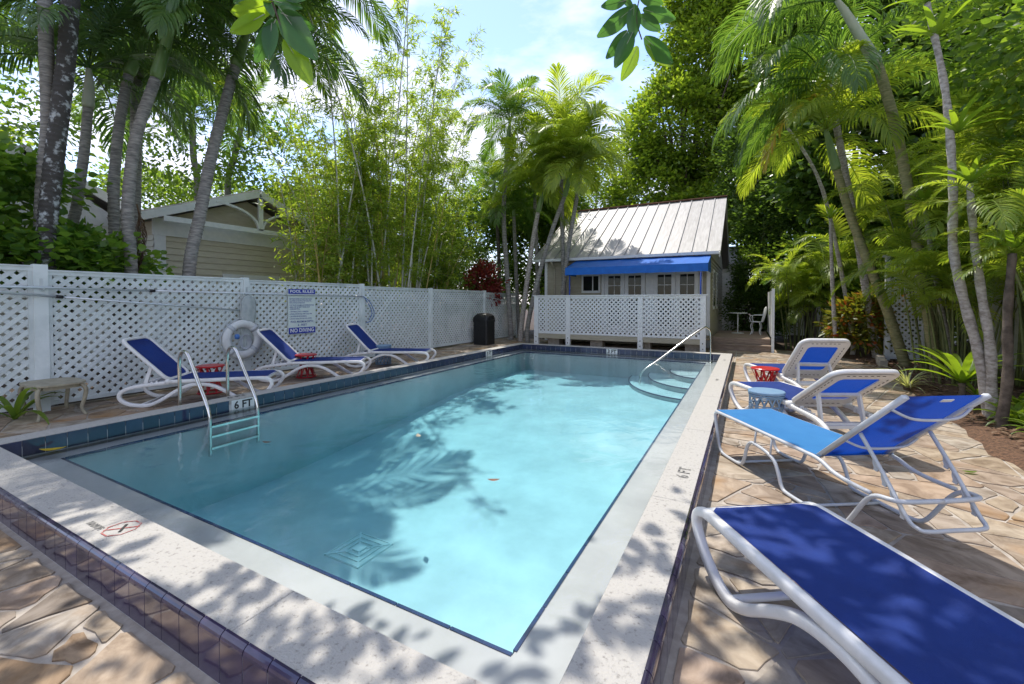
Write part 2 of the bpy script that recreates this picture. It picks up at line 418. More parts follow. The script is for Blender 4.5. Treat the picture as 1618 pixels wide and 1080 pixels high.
def stone_material():
    m = bpy.data.materials.new('flagstone'); m.use_nodes = True
    n = m.node_tree.nodes; l = m.node_tree.links; p = n['Principled BSDF']
    p.inputs['Roughness'].default_value = 0.72; p.inputs['Specular IOR Level'].default_value = 0.35
    oi = n.new('ShaderNodeObjectInfo'); g_ = n.new('ShaderNodeNewGeometry')
    ad = n.new('ShaderNodeMath'); ad.operation = 'ADD'; fr = n.new('ShaderNodeMath'); fr.operation = 'FRACT'
    l.new(oi.outputs['Random'], ad.inputs[0]); l.new(g_.outputs['Random Per Island'], ad.inputs[1]); l.new(ad.outputs[0], fr.inputs[0])
    rp = n.new('ShaderNodeValToRGB'); e = rp.color_ramp.elements
    cols = [(0.0, (0.34, 0.265, 0.185)), (0.2, (0.42, 0.355, 0.27)), (0.38, (0.33, 0.255, 0.19)), (0.5, (0.35, 0.32, 0.275)), (0.65, (0.44, 0.37, 0.295)), (0.78, (0.31, 0.215, 0.125)), (0.9, (0.40, 0.305, 0.23)), (1.0, (0.22, 0.185, 0.15))]
    e[0].position, e[0].color = cols[0][0], cols[0][1] + (1,)
    e[1].position, e[1].color = cols[-1][0], cols[-1][1] + (1,)
    for ps, c in cols[1:-1]:
        k = e.new(ps); k.color = c + (1,)
    l.new(fr.outputs[0], rp.inputs['Fac'])
    pos = n.new('ShaderNodeNewGeometry')
    t1 = n.new('ShaderNodeTexNoise'); t1.inputs['Scale'].default_value = 3.2; t1.inputs['Detail'].default_value = 9; t1.inputs['Distortion'].default_value = 1.6; t1.inputs['Roughness'].default_value = 0.62
    l.new(pos.outputs['Position'], t1.inputs['Vector'])
    r2 = n.new('ShaderNodeValToRGB'); r2.color_ramp.elements[0].position = 0.33; r2.color_ramp.elements[0].color = (0.45, 0.37, 0.29, 1)
    r2.color_ramp.elements[1].position = 0.62; r2.color_ramp.elements[1].color = (1.22, 1.19, 1.15, 1)
    l.new(t1.outputs['Fac'], r2.inputs['Fac'])
    mx_ = n.new('ShaderNodeMix'); mx_.data_type = 'RGBA'; mx_.blend_type = 'MULTIPLY'; mx_.inputs['Factor'].default_value = 0.85
    l.new(rp.outputs['Color'], mx_.inputs['A']); l.new(r2.outputs['Color'], mx_.inputs['B'])
    # rusty ochre blotches
    t3 = n.new('ShaderNodeTexNoise'); t3.inputs['Scale'].default_value = 1.7; t3.inputs['Detail'].default_value = 5
    l.new(pos.outputs['Position'], t3.inputs['Vector'])
    r3 = n.new('ShaderNodeValToRGB'); r3.color_ramp.elements[0].position = 0.56; r3.color_ramp.elements[0].color = (0, 0, 0, 1)
    r3.color_ramp.elements[1].position = 0.70; r3.color_ramp.elements[1].color = (0.6, 0.6, 0.6, 1)
    l.new(t3.outputs['Fac'], r3.inputs['Fac'])
    m3 = n.new('ShaderNodeMix'); m3.data_type = 'RGBA'; m3.inputs['B'].default_value = (0.36, 0.19, 0.06, 1)
    l.new(r3.outputs['Color'], m3.inputs['Factor']); l.new(mx_.outputs['Result'], m3.inputs['A'])
    hs_ = n.new('ShaderNodeHueSaturation'); hs_.inputs['Saturation'].default_value = 0.98; hs_.inputs['Value'].default_value = 0.88
    l.new(m3.outputs['Result'], hs_.inputs['Color']); l.new(hs_.outputs['Color'], p.inputs['Base Color'])
    t2 = n.new('ShaderNodeTexNoise'); t2.inputs['Scale'].default_value = 14; t2.inputs['Detail'].default_value = 8
    l.new(pos.outputs['Position'], t2.inputs['Vector'])
    b = n.new('ShaderNodeBump'); b.inputs['Strength'].default_value = 0.45; b.inputs['Distance'].default_value = 0.012
    l.new(t2.outputs['Fac'], b.inputs['Height']); l.new(b.outputs['Normal'], p.inputs['Normal'])
    return m
def water_material():
    m = bpy.data.materials.new('pool_water'); m.use_nodes = True
    n = m.node_tree.nodes; l = m.node_tree.links
    n.remove(n['Principled BSDF']); out = n['Material Output']
    tr = n.new('ShaderNodeBsdfTransparent'); gl = n.new('ShaderNodeBsdfGlossy'); gl.inputs['Roughness'].default_value = 0.015
    fr = n.new('ShaderNodeFresnel'); fr.inputs['IOR'].default_value = 1.33
    ms = n.new('ShaderNodeMixShader')
    tcn = n.new('ShaderNodeTexCoord')
    t1 = n.new('ShaderNodeTexNoise'); t1.inputs['Scale'].default_value = 3.4; t1.inputs['Detail'].default_value = 6; t1.inputs['Distortion'].default_value = 0.6
    l.new(tcn.outputs['Object'], t1.inputs['Vector'])
    b = n.new('ShaderNodeBump'); b.inputs['Strength'].default_value = 0.16; b.inputs['Distance'].default_value = 0.05
    l.new(t1.outputs['Fac'], b.inputs['Height'])
    l.new(b.outputs['Normal'], gl.inputs['Normal']); l.new(b.outputs['Normal'], fr.inputs['Normal'])
    l.new(fr.outputs[0], ms.inputs['Fac']); l.new(tr.outputs[0], ms.inputs[1]); l.new(gl.outputs[0], ms.inputs[2])
    l.new(ms.outputs[0], out.inputs['Surface'])
    va = n.new('ShaderNodeVolumeAbsorption'); va.inputs['Color'].default_value = (0.0, 0.82, 0.95, 1); va.inputs['Density'].default_value = 0.27
    l.new(va.outputs[0], out.inputs['Volume'])
    return m
M['stone'] = stone_material()
M['water'] = water_material()

# ------------------------------------------------------------------ ground
PX0, PX1, PY0, PY1 = -6.22, -0.28, 0.94, 12.0        # outer edge of the coping
IX0, IX1, IY0, IY1 = -5.95, -0.55, 1.24, 11.72       # inner edge of the coping
WX0, WX1, WY0, WY1 = -5.72, -0.86, 1.60, 11.42       # inner edge of the submerged ledge
CT, WL, LZ = 0.20, 0.065, 0.0                        # coping top, water level, ledge top
def ring_sheet(mb, o, i, z):
    (a0, a1, b0, b1), (c0, c1, d0, d1) = o, i
    mb.add([(a0, b0, z), (a1, b0, z), (a1, b1, z), (a0, b1, z), (c0, d0, z), (c1, d0, z), (c1, d1, z), (c0, d1, z)],
           [(0, 1, 5, 4), (1, 2, 6, 5), (2, 3, 7, 6), (3, 0, 4, 7)])
b = MB(); ring_sheet(b, (-160, 160, -160, 160), (PX0 + .05, PX1 - .05, PY0 + .05, PY1 - .05), -0.03)
tag(b.build('ground', M['soil']), 'dark bare soil under the planting around the terrace', 'ground', kind='structure')
b = MB(); ring_sheet(b, (-8.7, 4.0, -4.0, 15.6), (PX0 + .03, PX1 - .03, PY0 + .03, PY1 - .03), -0.0055)
terrace = b.build('terrace', M['grout'])
tag(terrace, 'flagstone terrace in warm tan tones around the pool', 'terrace', kind='structure')

def clip(poly, nx, ny, d):
    """keep the part with nx*x+ny*y <= d"""
    out = []
    for i in range(len(poly)):
        p, q = poly[i], poly[(i + 1) % len(poly)]
        dp = nx * p[0] + ny * p[1] - d; dq = nx * q[0] + ny * q[1] - d
        if dp <= 0: out.append(p)
        if (dp < 0 < dq) or (dq < 0 < dp):
            t = dp / (dp - dq); out.append((p[0] + t * (q[0] - p[0]), p[1] + t * (q[1] - p[1])))
    return out
def flagstones():
    """crazy paving: each strip of terrace broken again and again into uneven pieces"""
    rr = random.Random(11); res = []
    def area(q): return 0.5 * abs(sum(q[k][0] * q[(k + 1) % len(q)][1] - q[(k + 1) % len(q)][0] * q[k][1] for k in range(len(q))))
    def split(poly, out):
        ar = area(poly); c = np.mean(poly, 0)
        if ar < out[1](): out[0].append(poly); return
        A = np.array(poly) - c; ev, vec = np.linalg.eigh(A.T @ A); ax = vec[:, 1]; ratio = math.sqrt(max(ev[1], 1e-9) / max(ev[0], 1e-9))
        th = math.atan2(ax[1], ax[0]) + rr.gauss(0, .55 if ratio < 1.7 else .3); n_ = (math.cos(th), math.sin(th))
        ext = A @ np.array(n_); d = n_[0] * c[0] + n_[1] * c[1] + rr.uniform(-.22, .22) * (ext.max() - ext.min())
        for q in (clip(poly, n_[0], n_[1], d), clip(poly, -n_[0], -n_[1], -d)):
            if len(q) >= 3 and area(q) > 1e-4: split(q, out)
    pieces = []
    g_ = .03
    for x0, x1, y0, y1 in ((PX1 + g_, 3.9, -1.4, 15.5), (PX0 - .2, PX1 + g_ - .004, -1.4, PY0 - g_), (-8.6, PX0 - .2 - .004, -1.4, 15.5), (PX0 - .2, PX1 + g_ - .004, PY1 + g_, 15.5), (PX0 - .2, PX0 - g_, PY0 - g_ + .004, PY1 + g_ - .004)):
        split([(x0, y0), (x1, y0), (x1, y1), (x0, y1)], (pieces, lambda: rr.choice((.05, .10, .18, .26, .34))))
    for poly in pieces:
        c = np.mean(poly, 0); q0 = list(poly); n0 = len(poly)
        if sum(poly[k][0] * poly[(k + 1) % n0][1] - poly[(k + 1) % n0][0] * poly[k][1] for k in range(n0)) < 0: poly = poly[::-1]; q0 = list(poly)
        for k in range(n0):
            a, e = poly[k], poly[(k + 1) % n0]; L = math.hypot(e[0] - a[0], e[1] - a[1])
            if L < 1e-4: continue
            nx, ny = (e[1] - a[1]) / L, -(e[0] - a[0]) / L
            q0 = clip(q0, nx, ny, nx * a[0] + ny * a[1] - rr.uniform(.004, .012))
            if len(q0) < 3: break
        if len(q0) < 3: continue
        q = []; c = np.mean(q0, 0)
        for k in range(len(q0)):
            p_, a, e = np.array(q0[k - 1]), np.array(q0[k]), np.array(q0[(k + 1) % len(q0)])
            L = np.linalg.norm(e - a); L0 = np.linalg.norm(a - p_)
            if L < 0.012: continue
            if min(L, L0) > .07:    # broken corner
                r_ = rr.uniform(.012, .05); q.append(a + (p_ - a) / L0 * r_); q.append(a + (e - a) / L * r_ * rr.uniform(.5, 1.2))
            else: q.append(a)
            if L > .16:
                nrm = c - (a + e) / 2; nrm = nrm / (np.linalg.norm(nrm) + 1e-6)
                for t in ((.35, .68) if L > .34 else (.5,)): q.append(a + (e - a) * t + nrm * rr.uniform(-.004, .016))
        if len(q) < 3: continue
        ar = area(q)
        if ar < .0015: continue
        pp = project((c[0], c[1], 0)); sc = 0
        if pp and -80 < pp[0] < 1700 and 400 < pp[1] < 1180: sc = ar * (1.5 / pp[2]) / pp[2] ** 2
        res.append((sc, q, rr.uniform(0.0, 0.006)))
    res.sort(key=lambda t: -t[0])
    rest = MB()
    for k, (sc, q, dz) in enumerate(res):
        m = MB() if k < 295 else rest
        c = np.mean(q, 0); n = len(q)
        top = [c + (v - c) * 0.988 for v in q]
        vs = [(v[0], v[1], -0.02) for v in q] + [(v[0], v[1], -.003 + dz * .5) for v in q] + [(v[0], v[1], dz * .6) for v in top]
        fs = [(i, (i + 1) % n, n + (i + 1) % n, n + i) for i in range(n)] + [(n + i, n + (i + 1) % n, 2 * n + (i + 1) % n, 2 * n + i) for i in range(n)] + [tuple(range(2 * n, 3 * n))]
        m.add(vs, fs)
        if k < 295: m.build('flagstone', M['stone'], terrace)
    rest.build('distant_flagstones', M['stone'], terrace, kind='stuff')
flagstones()
# planting bed on the right, irregular edge
edge = [(2.9, -1.5), (2.45, 2.0), (2.2, 4.2), (2.13, 5.48), (2.2, 6.88), (2.32, 9.0), (2.5, 10.6), (2.75, 12.4), (2.45, 13.6), (1.95, 14.6), (1.0, 15.6)]
pts = spline(edge, 6)
b = MB(); nn = len(pts)
for i, p in enumerate(pts):
    wob = 0.04 * math.sin(i * 2.1) + 0.03 * math.sin(i * 5.3)
    b.v += [(p.x + wob, p.y, 0.002), (p.x + wob + 0.10, p.y, 0.035 + 0.01 * math.sin(i * 3)), (p.x + wob + 0.5, p.y, 0.07), (9.0, p.y + (4 if i == nn - 1 else 0), 0.08)]
for i in range(nn - 1):
    for k in range(3): b.f.append((i * 4 + k, i * 4 + k + 1, i * 4 + 5 + k, i * 4 + 4 + k))
tag(b.build('planting_bed', M['mulch'], smooth=True), 'brown mulch planting bed beside the flagstone terrace', 'planting bed', kind='structure')

# ------------------------------------------------------------------ pool
pool = thing('swimming_pool', 'raised rectangular swimming pool with white stone coping and blue tiles', 'pool', (-3.2, 6.4, 0))
def bevel_slab(x0, x1, y0, y1, z0, z1, r=0.012):
    m = MB(); n = 0
    o = [(x0, y0), (x1, y0), (x1, y1), (x0, y1)]; i = [(x0 + r, y0 + r), (x1 - r, y0 + r), (x1 - r, y1 - r), (x0 + r, y1 - r)]
    vs = [(a, c, z0) for a, c in o] + [(a, c, z1 - r) for a, c in o] + [(a, c, z1) for a, c in i]
    fs = [(3, 2, 1, 0)] + [(k, (k + 1) % 4, 4 + (k + 1) % 4, 4 + k) for k in range(4)] + [(4 + k, 4 + (k + 1) % 4, 8 + (k + 1) % 4, 8 + k) for k in range(4)] + [(8, 9, 10, 11)]
    return m.add(vs, fs)
e_ = 0.022
# coping: slabs butted end to end with fine joints
def coping_run(axis, a0, a1, c0, c1, n):
    st = (a1 - a0) / n
    for k in range(n):
        s0, s1 = a0 + k * st + 0.0012, a0 + (k + 1) * st - 0.0012
        bevel_slab(*((s0, s1, c0, c1) if axis == 'x' else (c0, c1, s0, s1)), 0.14, CT, 0.003).build('coping_slab', M['coping'], pool)
coping_run('x', PX0 + e_, PX1 - e_, PY0 + e_, IY0, 4)
coping_run('x', PX0 + e_, PX1 - e_, IY1, PY1 - e_, 4)
coping_run('y', IY0, IY1, PX0 + e_, IX0, 6)
coping_run('y', IY0, IY1, IX1, PX1 - e_, 6)
# wall core under the coping
b = MB()
b.box(PX0 + .02, PX1 - .02, PY0 + .02, IY0 - .012, -0.25, 0.139).box(PX0 + .02, PX1 - .02, IY1 + .012, PY1 - .02, -0.25, 0.139)
b.box(PX0 + .02, IX0 - .012, IY0 - .012, IY1 + .012, -0.25, 0.139).box(IX1 + .012, PX1 - .02, IY0 - .012, IY1 + .012, -0.25, 0.139)
b.build('wall_core', M['grout'], pool)
b = MB(); b.box(PX0, PX1, PY0 - .0015, PY0 + .019, -.02, .166).box(PX1 - .019, PX1 + .0015, PY0, PY1, -.02, .166)
b.box(IX0 - .011, IX0 + .0095, IY0, IY1, .03, .139).box(IX0, IX1, IY1 - .0095, IY1 + .011, .03, .139)
b.build('tile_bedding', M['tile_grout'], pool, kind='stuff')
# outside tiles with a rounded top edge
TW = 0.152
def outer_tile(wd):
    m = MB(); n = 5
    prof = [(0.0, 0.0), (0.0, 0.168)] + [(0.030 - 0.030 * math.cos(R(90 * k / n)), 0.168 + 0.0335 * math.sin(R(90 * k / n))) for k in range(1, n + 1)] + [(0.030, 0.0)]
    m.ngon_x([(p[0], p[1]) for p in prof], -wd / 2 + 0.0025, wd / 2 - 0.0025)
    return m.mesh('outer_tile', M['tile_purple'])
ot = outer_tile(TW)
nx_ = int((PX1 - PX0) / TW); sx_ = (PX1 - PX0) / nx_
for k in range(nx_): put('edge_tile', ot, pool, loc=(PX0 + (k + .5) * sx_, PY0 - 0.004, 0), scale=(sx_ / TW, 1, 1))
ny_ = int((PY1 - PY0) / TW); sy_ = (PY1 - PY0) / ny_
for k in range(ny_): put('edge_tile', ot, pool, loc=(PX1 + 0.004, PY0 + (k + .5) * sy_, 0), rot=(0, 0, R(90)), scale=(sy_ / TW, 1, 1))
# waterline tiles
def flat_tile(wd, h):
    m = MB(); m.box(-wd / 2 + 0.0025, wd / 2 - 0.0025, -0.010, 0, 0, h); return m.mesh('waterline_tile', M['tile'])
wt = flat_tile(TW, 0.15)
n_ = int((IY1 - IY0) / TW); s_ = (IY1 - IY0) / n_
for k in range(n_):
    yy = IY0 + (k + .5) * s_
    if 3.27 < yy < 3.57: continue
    put('waterline_tile', wt, pool, loc=(IX0 + 0.002, yy, 0.043), rot=(0, 0, R(90)), scale=(s_ / TW, 1, 1))
n_ = int((IX1 - IX0) / TW); s_ = (IX1 - IX0) / n_
for k in range(n_): put('waterline_tile', wt, pool, loc=(IX0 + (k + .5) * s_, IY1 - 0.002, 0.043), scale=(s_ / TW, 1, 1))
b = MB()
for k in range(n_): b.box(IX0 + k * s_ + .0025, IX0 + (k + 1) * s_ - .0025, IY0 - .008, IY0 + .002, 0.043, 0.193)
n2 = int((IY1 - IY0) / TW); s2 = (IY1 - IY0) / n2
for k in range(n2): b.box(IX1 - .002, IX1 + .008, IY0 + k * s2 + .0025, IY0 + (k + 1) * s2 - .0025, 0.043, 0.193)
b.build('waterline_tile_run', M['tile'], pool, kind='stuff')
# shell: ledge, walls, sloping floor
b = MB()
lg_ = MB()
O = (IX0 - .02, IX1 + .02, IY0 - .02, IY1 + .02); I = (WX0, WX1, WY0, WY1)
ring_sheet(lg_, O, I, LZ); lg_.build('ledge', M['ledge'], pool)
def floor_z(y):
    t = min(1, max(0, (y - 3.2) / 6.0)); return -0.98 + 0.46 * (t * t * (3 - 2 * t))
ys = [WY0 + (WY1 - WY0) * k / 24 for k in range(25)]
for i in range(24):
    y0, y1 = ys[i], ys[i + 1]; z0, z1 = floor_z(y0), floor_z(y1)
    b.add([(WX0, y0, z0), (WX1, y0, z0), (WX1, y1, z1), (WX0, y1, z1)], [(0, 1, 2, 3)])
    b.add([(WX0, y0, LZ), (WX0, y0, z0), (WX0, y1, z1), (WX0, y1, LZ)], [(0, 1, 2, 3)])
    b.add([(WX1, y0, LZ), (WX1, y1, LZ), (WX1, y1, z1), (WX1, y0, z0)], [(0, 1, 2, 3)])
b.add([(WX0, WY0, LZ), (WX1, WY0, LZ), (WX1, WY0, floor_z(WY0)), (WX0, WY0, floor_z(WY0))], [(0, 1, 2, 3)])
b.add([(WX0, WY1, LZ), (WX0, WY1, floor_z(WY1)), (WX1, WY1, floor_z(WY1)), (WX1, WY1, LZ)], [(0, 1, 2, 3)])
b.build('basin', M['plaster'], pool)
# blue trim line on the lip of the ledge
def trim_run(axis, a0, a1, c):
    m = MB(); n = max(1, int((a1 - a0) / 0.305)); st = (a1 - a0) / n
    for k in range(n):
        s0, s1 = a0 + k * st + 0.003, a0 + (k + 1) * st - 0.003
        if axis == 'x': m.box(s0, s1, c - .009, c + .009, -0.02, 0.005)
        else: m.box(c - .009, c + .009, s0, s1, -0.02, 0.005)
    m.build('ledge_trim', M['trim'], pool)
trim_run('x', WX0, WX1, WY0); trim_run('x', WX0, WX1, WY1); trim_run('y', WY0 + .02, WY1 - .02, WX0); trim_run('y', WY0 + .02, WY1 - .02, WX1)
# corner steps with blue nosing
for k, (rx_, ry_, zt) in enumerate(((1.75, 2.35, -0.44), (1.30, 1.75, -0.33), (0.8, 1.1, -0.21))):
    arc = [(WX1 - rx_ * math.cos(R(90 * t / 20)), WY1 - ry_ * math.sin(R(90 * t / 20))) for t in range(21)]
    m = MB(); m.prism([(WX1 - .003, WY1 - .003)] + arc, -0.62, zt)
    st = m.build('corner_step', M['plaster'], pool)
    m = MB(); m.sweep([Vector((a, c, zt)) for a, c in arc], [(-.014, -.014), (.014, -.014), (.014, .006), (-.014, .006)])
    m.build('step_nosing', M['trim'], st)
# floor drain
dz = floor_z(3.2) + 0.003
b = MB(); cx_, cy_ = atz(568, 868, dz).x, atz(568, 868, dz).y
for r_ in (0.10, 0.16, 0.22):
    b.sweep([(cx_ - r_, cy_ - r_, dz + .016 - r_ * .04), (cx_ + r_, cy_ - r_, dz + .016 - r_ * .04), (cx_ + r_, cy_ + r_, dz + .016 - r_ * .04), (cx_ - r_, cy_ + r_, dz + .016 - r_ * .04)], rrect(.014, .006, .002, 1), closed=True)
for sx in (-1, 1):
    b.bar((cx_ - .23, cy_ - sx * .23, dz + .008), (cx_ + .23, cy_ + sx * .23, dz + .008), .016, .008)
b.box(cx_ - .05, cx_ + .05, cy_ - .05, cy_ + .05, dz, dz + .02)
b.build('drain_grate', M['white'], pool)
b = MB(); b.box(cx_ - .23, cx_ + .23, cy_ - .23, cy_ + .23, dz - .02, dz + .003); b.build('drain_plate', M['marker'], pool)
# depth markers
def marker(txt, loc, rot, wd, h, mt=M['ink_black']):
    m = MB(); m.box(-wd / 2, wd / 2, -h / 2, h / 2, -0.004, 0.003)
    o = put('depth_marker', m.mesh('depth_marker', M['marker']), pool, loc=loc, rot=rot)
    put('lettering', text_mesh(txt, h * 0.95, mt, wd * 0.8, 0.004), o, world=False, loc=(0, 0, 0.0045))
marker('6 FT', (IX0 + 0.014, 3.42, 0.115), (R(90), 0, R(90)), 0.30, 0.145)
marker('3 FT', (-3.22, IY1 - 0.017, 0.118), (R(90), 0, 0), 0.30, 0.14)
marker('3 FT', (IX0 + 0.017, 9.75, 0.118), (R(90), 0, R(90)), 0.30, 0.14)
def flat_text(txt, loc, rz, h, wd, mt=M['ink_black']):
    put('lettering', text_mesh(txt, h, mt, wd, 0.002), pool, loc=loc, rot=(0, 0, rz))
flat_text('6 FT', (-0.405, 3.50, CT + 0.0025), R(90), 0.12, 0.22, M['ink_worn'])
flat_text('NO DIVING', (-3.30, 1.055, CT + 0.0025), R(0), 0.045, 0.16, M['ink_worn'])
flat_text('NO DIVING', (-0.42, 7.9, CT + 0.0025), R(90), 0.055, 0.16, M['ink_worn'])
flat_text('NO DIVING', (-0.42, 10.6, CT + 0.0025), R(90), 0.055, 0.16, M['ink_worn'])
flat_text('6 FT', (-6.08, 3.42, CT + 0.0025), R(90), 0.13, 0.25)
m = MB(); m.sweep([(-3.13 + .085 * math.cos(R(22.5 + 45 * k)), 1.115 + .085 * math.sin(R(22.5 + 45 * k)), CT + .002) for k in range(8)], [(-.004, -.0005), (.004, -.0005), (.004, .0012), (-.004, .0012)], closed=True)
m.bar((-3.19, 1.055, CT + .002), (-3.07, 1.175, CT + .002), .009, .002)
m.build('no_diving_symbol', M['ink_red'], pool)
m = MB(); m.bar((-3.16, 1.15, CT + .0035), (-3.09, 1.09, CT + .0035), .014, .001); m.build('diver_figure', M['ink_black'], pool)
# water body
b = MB(); b.box(IX0 - .008, IX1 + .008, IY0 - .008, IY1 + .008, -1.6, WL)
tag(b.build('water', M['water']), 'clear turquoise pool water with faint ripples', 'water', kind='structure')
# ladder
lad = thing('pool_ladder', 'steel pool ladder with two hooped rails and rungs in the water', 'ladder', (-6.3, 3.1, 0))
for y in (2.86, 3.44):
    path = [(-6.33, y, 0.0), (-6.33, y, .45), (-6.33, y, .72), (-6.28, y, .84), (-6.19, y, .86), (-6.10, y, .80), (-5.90, y, .52), (-5.72, y, .27), (-5.66, y, .14), (-5.645, y, 0.0), (-5.645, y, -.2), (-5.645, y, -.36)]
    MB().tube(spline(path, 6), 0.021, 12).build('rail', M['steel'], lad, smooth=True)
    MB().lathe([(0.0, .004), (.045, .004), (.045, .016), (.024, .03)], 16, (-6.33, y, 0)).build('escutcheon', M['steel'], lad, smooth=True)
for z in (-0.01, -0.13, -0.27):
    MB().box(-5.68, -5.61, 2.86, 3.44, z - .012, z + .012).build('rung', M['steel'], lad)
# handrail at the steps
hr = thing('pool_handrail', 'bent steel handrail leading down to the corner steps', 'handrail', (-0.78, 11.5, 0))
path = [(-0.76, 11.5, LZ), (-0.76, 11.5, .45), (-0.77, 11.49, .74), (-0.83, 11.43, .84), (-0.95, 11.33, .83), (-1.45, 10.85, .42), (-1.85, 10.5, .08), (-2.1, 10.28, -.12), (-2.16, 10.22, -.3), (-2.16, 10.22, -.42)]
MB().tube(spline(path, 6), 0.021, 12).build('rail', M['steel'], hr, smooth=True)
MB().lathe([(0, .003), (.05, .003), (.05, .012), (.024, .02)], 16, (-0.76, 11.5, LZ)).build('escutcheon', M['steel'], hr, smooth=True)
# floating and sunken leaves
def fallen(name, px, py, z, size, label, mt, rz):
    p = atz(px, py, z); m = MB()
    n = 7; vs = []
    for k in range(n + 1):
        t = k / n; wd = size * .22 * math.sin(math.pi * min(1, t * .95 + .03)) ; zz = .006 + .25 * size * (t - .5) ** 2 * 2
        vs += [(size * (t - .5), -wd, zz + wd * .25), (size * (t - .5), 0, zz), (size * (t - .5), wd, zz + wd * .25)]
    for k in range(n): m.add([], []); 
    m.add(vs, [(3 * k + j, 3 * k + 3 + j, 3 * k + 4 + j, 3 * k + 1 + j) for k in range(n) for j in (0, 1)])
    o = put(name, m.mesh(name, mt, True), None, loc=p, rot=(0, 0, rz)); tag(o, label, 'leaf')
fallen('fallen_leaf', 84, 712, WL + .001, .20, 'curled yellow leaf floating in the pool corner', M['litter'], .9)
fallen('fallen_leaf', 422, 700, WL + .001, .10, 'small dark leaf floating in the pool past the ladder', M['frond_dead'], .4)
fallen('fallen_leaf', 661, 690, WL + .001, .12, 'pale tan leaf floating at the edge of the palm shadow in the pool', M['cream'], 2.4)
fallen('fallen_leaf', 780, 760, WL + .001, .10, 'thin reddish leaf floating in the middle of the pool', M['rust'], .5)
fallen('fallen_leaf', 1532, 747, .009, .11, 'small green leaf lying on the sunlit flagstones behind the metal lounger', M['leaf_mid'], .3)

# ------------------------------------------------------------------ lattice helpers
slat_me = MB().box(-.5, .5, -.021, .021, -.004, .004).mesh('lattice_slat', M['fence'])
slat_house_me = MB().box(-.5, .5, -.021, .021, -.004, .004).mesh('lattice_slat', M['white'])
def lattice_lines(w_, h_, pitch):
    """45 degree slat centre lines inside a w x h panel: (u0,v0,u1,v1,side)"""
    out = []
    d = pitch * math.sqrt(2)
    k = d / 2
    while k < w_ + h_:
        u0, v0 = (k, 0) if k <= w_ else (w_, k - w_); u1, v1 = (0, k) if k <= h_ else (k - h_, h_)
        if math.hypot(u1 - u0, v1 - v0) > .06: out.append((u0, v0, u1, v1, 0)); out.append((w_ - u0, v0, w_ - u1, v1, 1))
        k += d
    return out
def lattice_panel(parent, org, udir, w_, h_, pitch, mt, width=.042, individual=True, normal=(1, 0, 0), name='lattice_slat', mesh=None):
    """org: lower corner (world); udir: horizontal unit vector; slats as own objects or as one joined part"""
    U, N = Vector(udir), Vector(normal); org = Vector(org); j = MB()
    for u0, v0, u1, v1, side in lattice_lines(w_, h_, pitch):
        a = org + U * u0 + Vector((0, 0, v0)); c = org + U * u1 + Vector((0, 0, v1))
        off = N * (.005 if side else -.0045)
        a = a + off; c = c + off; d = c - a; L = d.length; d.normalize()
        if individual:
            sd_ = N.cross(d)
            m3 = Matrix((d, sd_, N)).transposed()
            o = put(name, mesh or slat_me, parent)
            o.matrix_basis = Matrix.Translation((a + c) / 2) @ m3.to_4x4() @ Matrix.Diagonal((L, width / .042, 1, 1))
        else: j.bar(a, c, .008, width, up=N.cross(d)) if False else j.obox((a + c) / 2, d * L / 2, N.cross(d) * width / 2, N * .004)
    if not individual: j.build('lattice', mt, parent, kind='stuff')

# ------------------------------------------------------------------ long lattice fence on the left
fence = thing('lattice_fence', 'long white painted lattice fence with square posts behind the lifebuoy and the row of loungers', 'fence', (-8.42, 6.0, 0))
FX = -8.42
posts = [-0.75, 2.17, 4.91, 7.76, 10.44, 13.51, 16.1]
tops = [1.97, 1.97, 1.92, 1.90, 1.86, 1.85, 1.80]
for y, t in zip(posts, tops):
    w2 = .07 if y == 2.17 else .05
    MB().box(FX - .05, FX + .055, y - w2, y + w2, -.03, t + .02).build('fence_post', M['fence'], fence)
for i in range(6):
    y0, y1 = posts[i] + (.07 if i == 1 else .05), posts[i + 1] - (.07 if i == 0 else .05)
    t = min(tops[i], tops[i + 1]) - .02; bt = .12
    pan = MB().box(FX - .022, FX + .03, y0, y1, t - .05, t).build('panel_rail', M['fence'], fence)
    MB().box(FX - .022, FX + .03, y0, y1, bt - .05, bt).build('panel_rail', M['fence'], fence)
    for ya, yb in ((y0, y0 + .045), (y1 - .045, y1)): MB().box(FX - .02, FX + .026, ya, yb, bt, t - .05).build('panel_stile', M['fence'], fence)
    MB().box(FX - .035, FX + .045, y0 - .05, y1 + .05, t + .001, t + .022).build('top_rail', M['fence'], fence)
    lattice_panel(pan, (FX + .002, y0 + .03, bt - .01), (0, 1, 0), y1 - y0 - .06, t - .04 - bt + .01, .094, M['fence'], .053, individual=(i < 4))
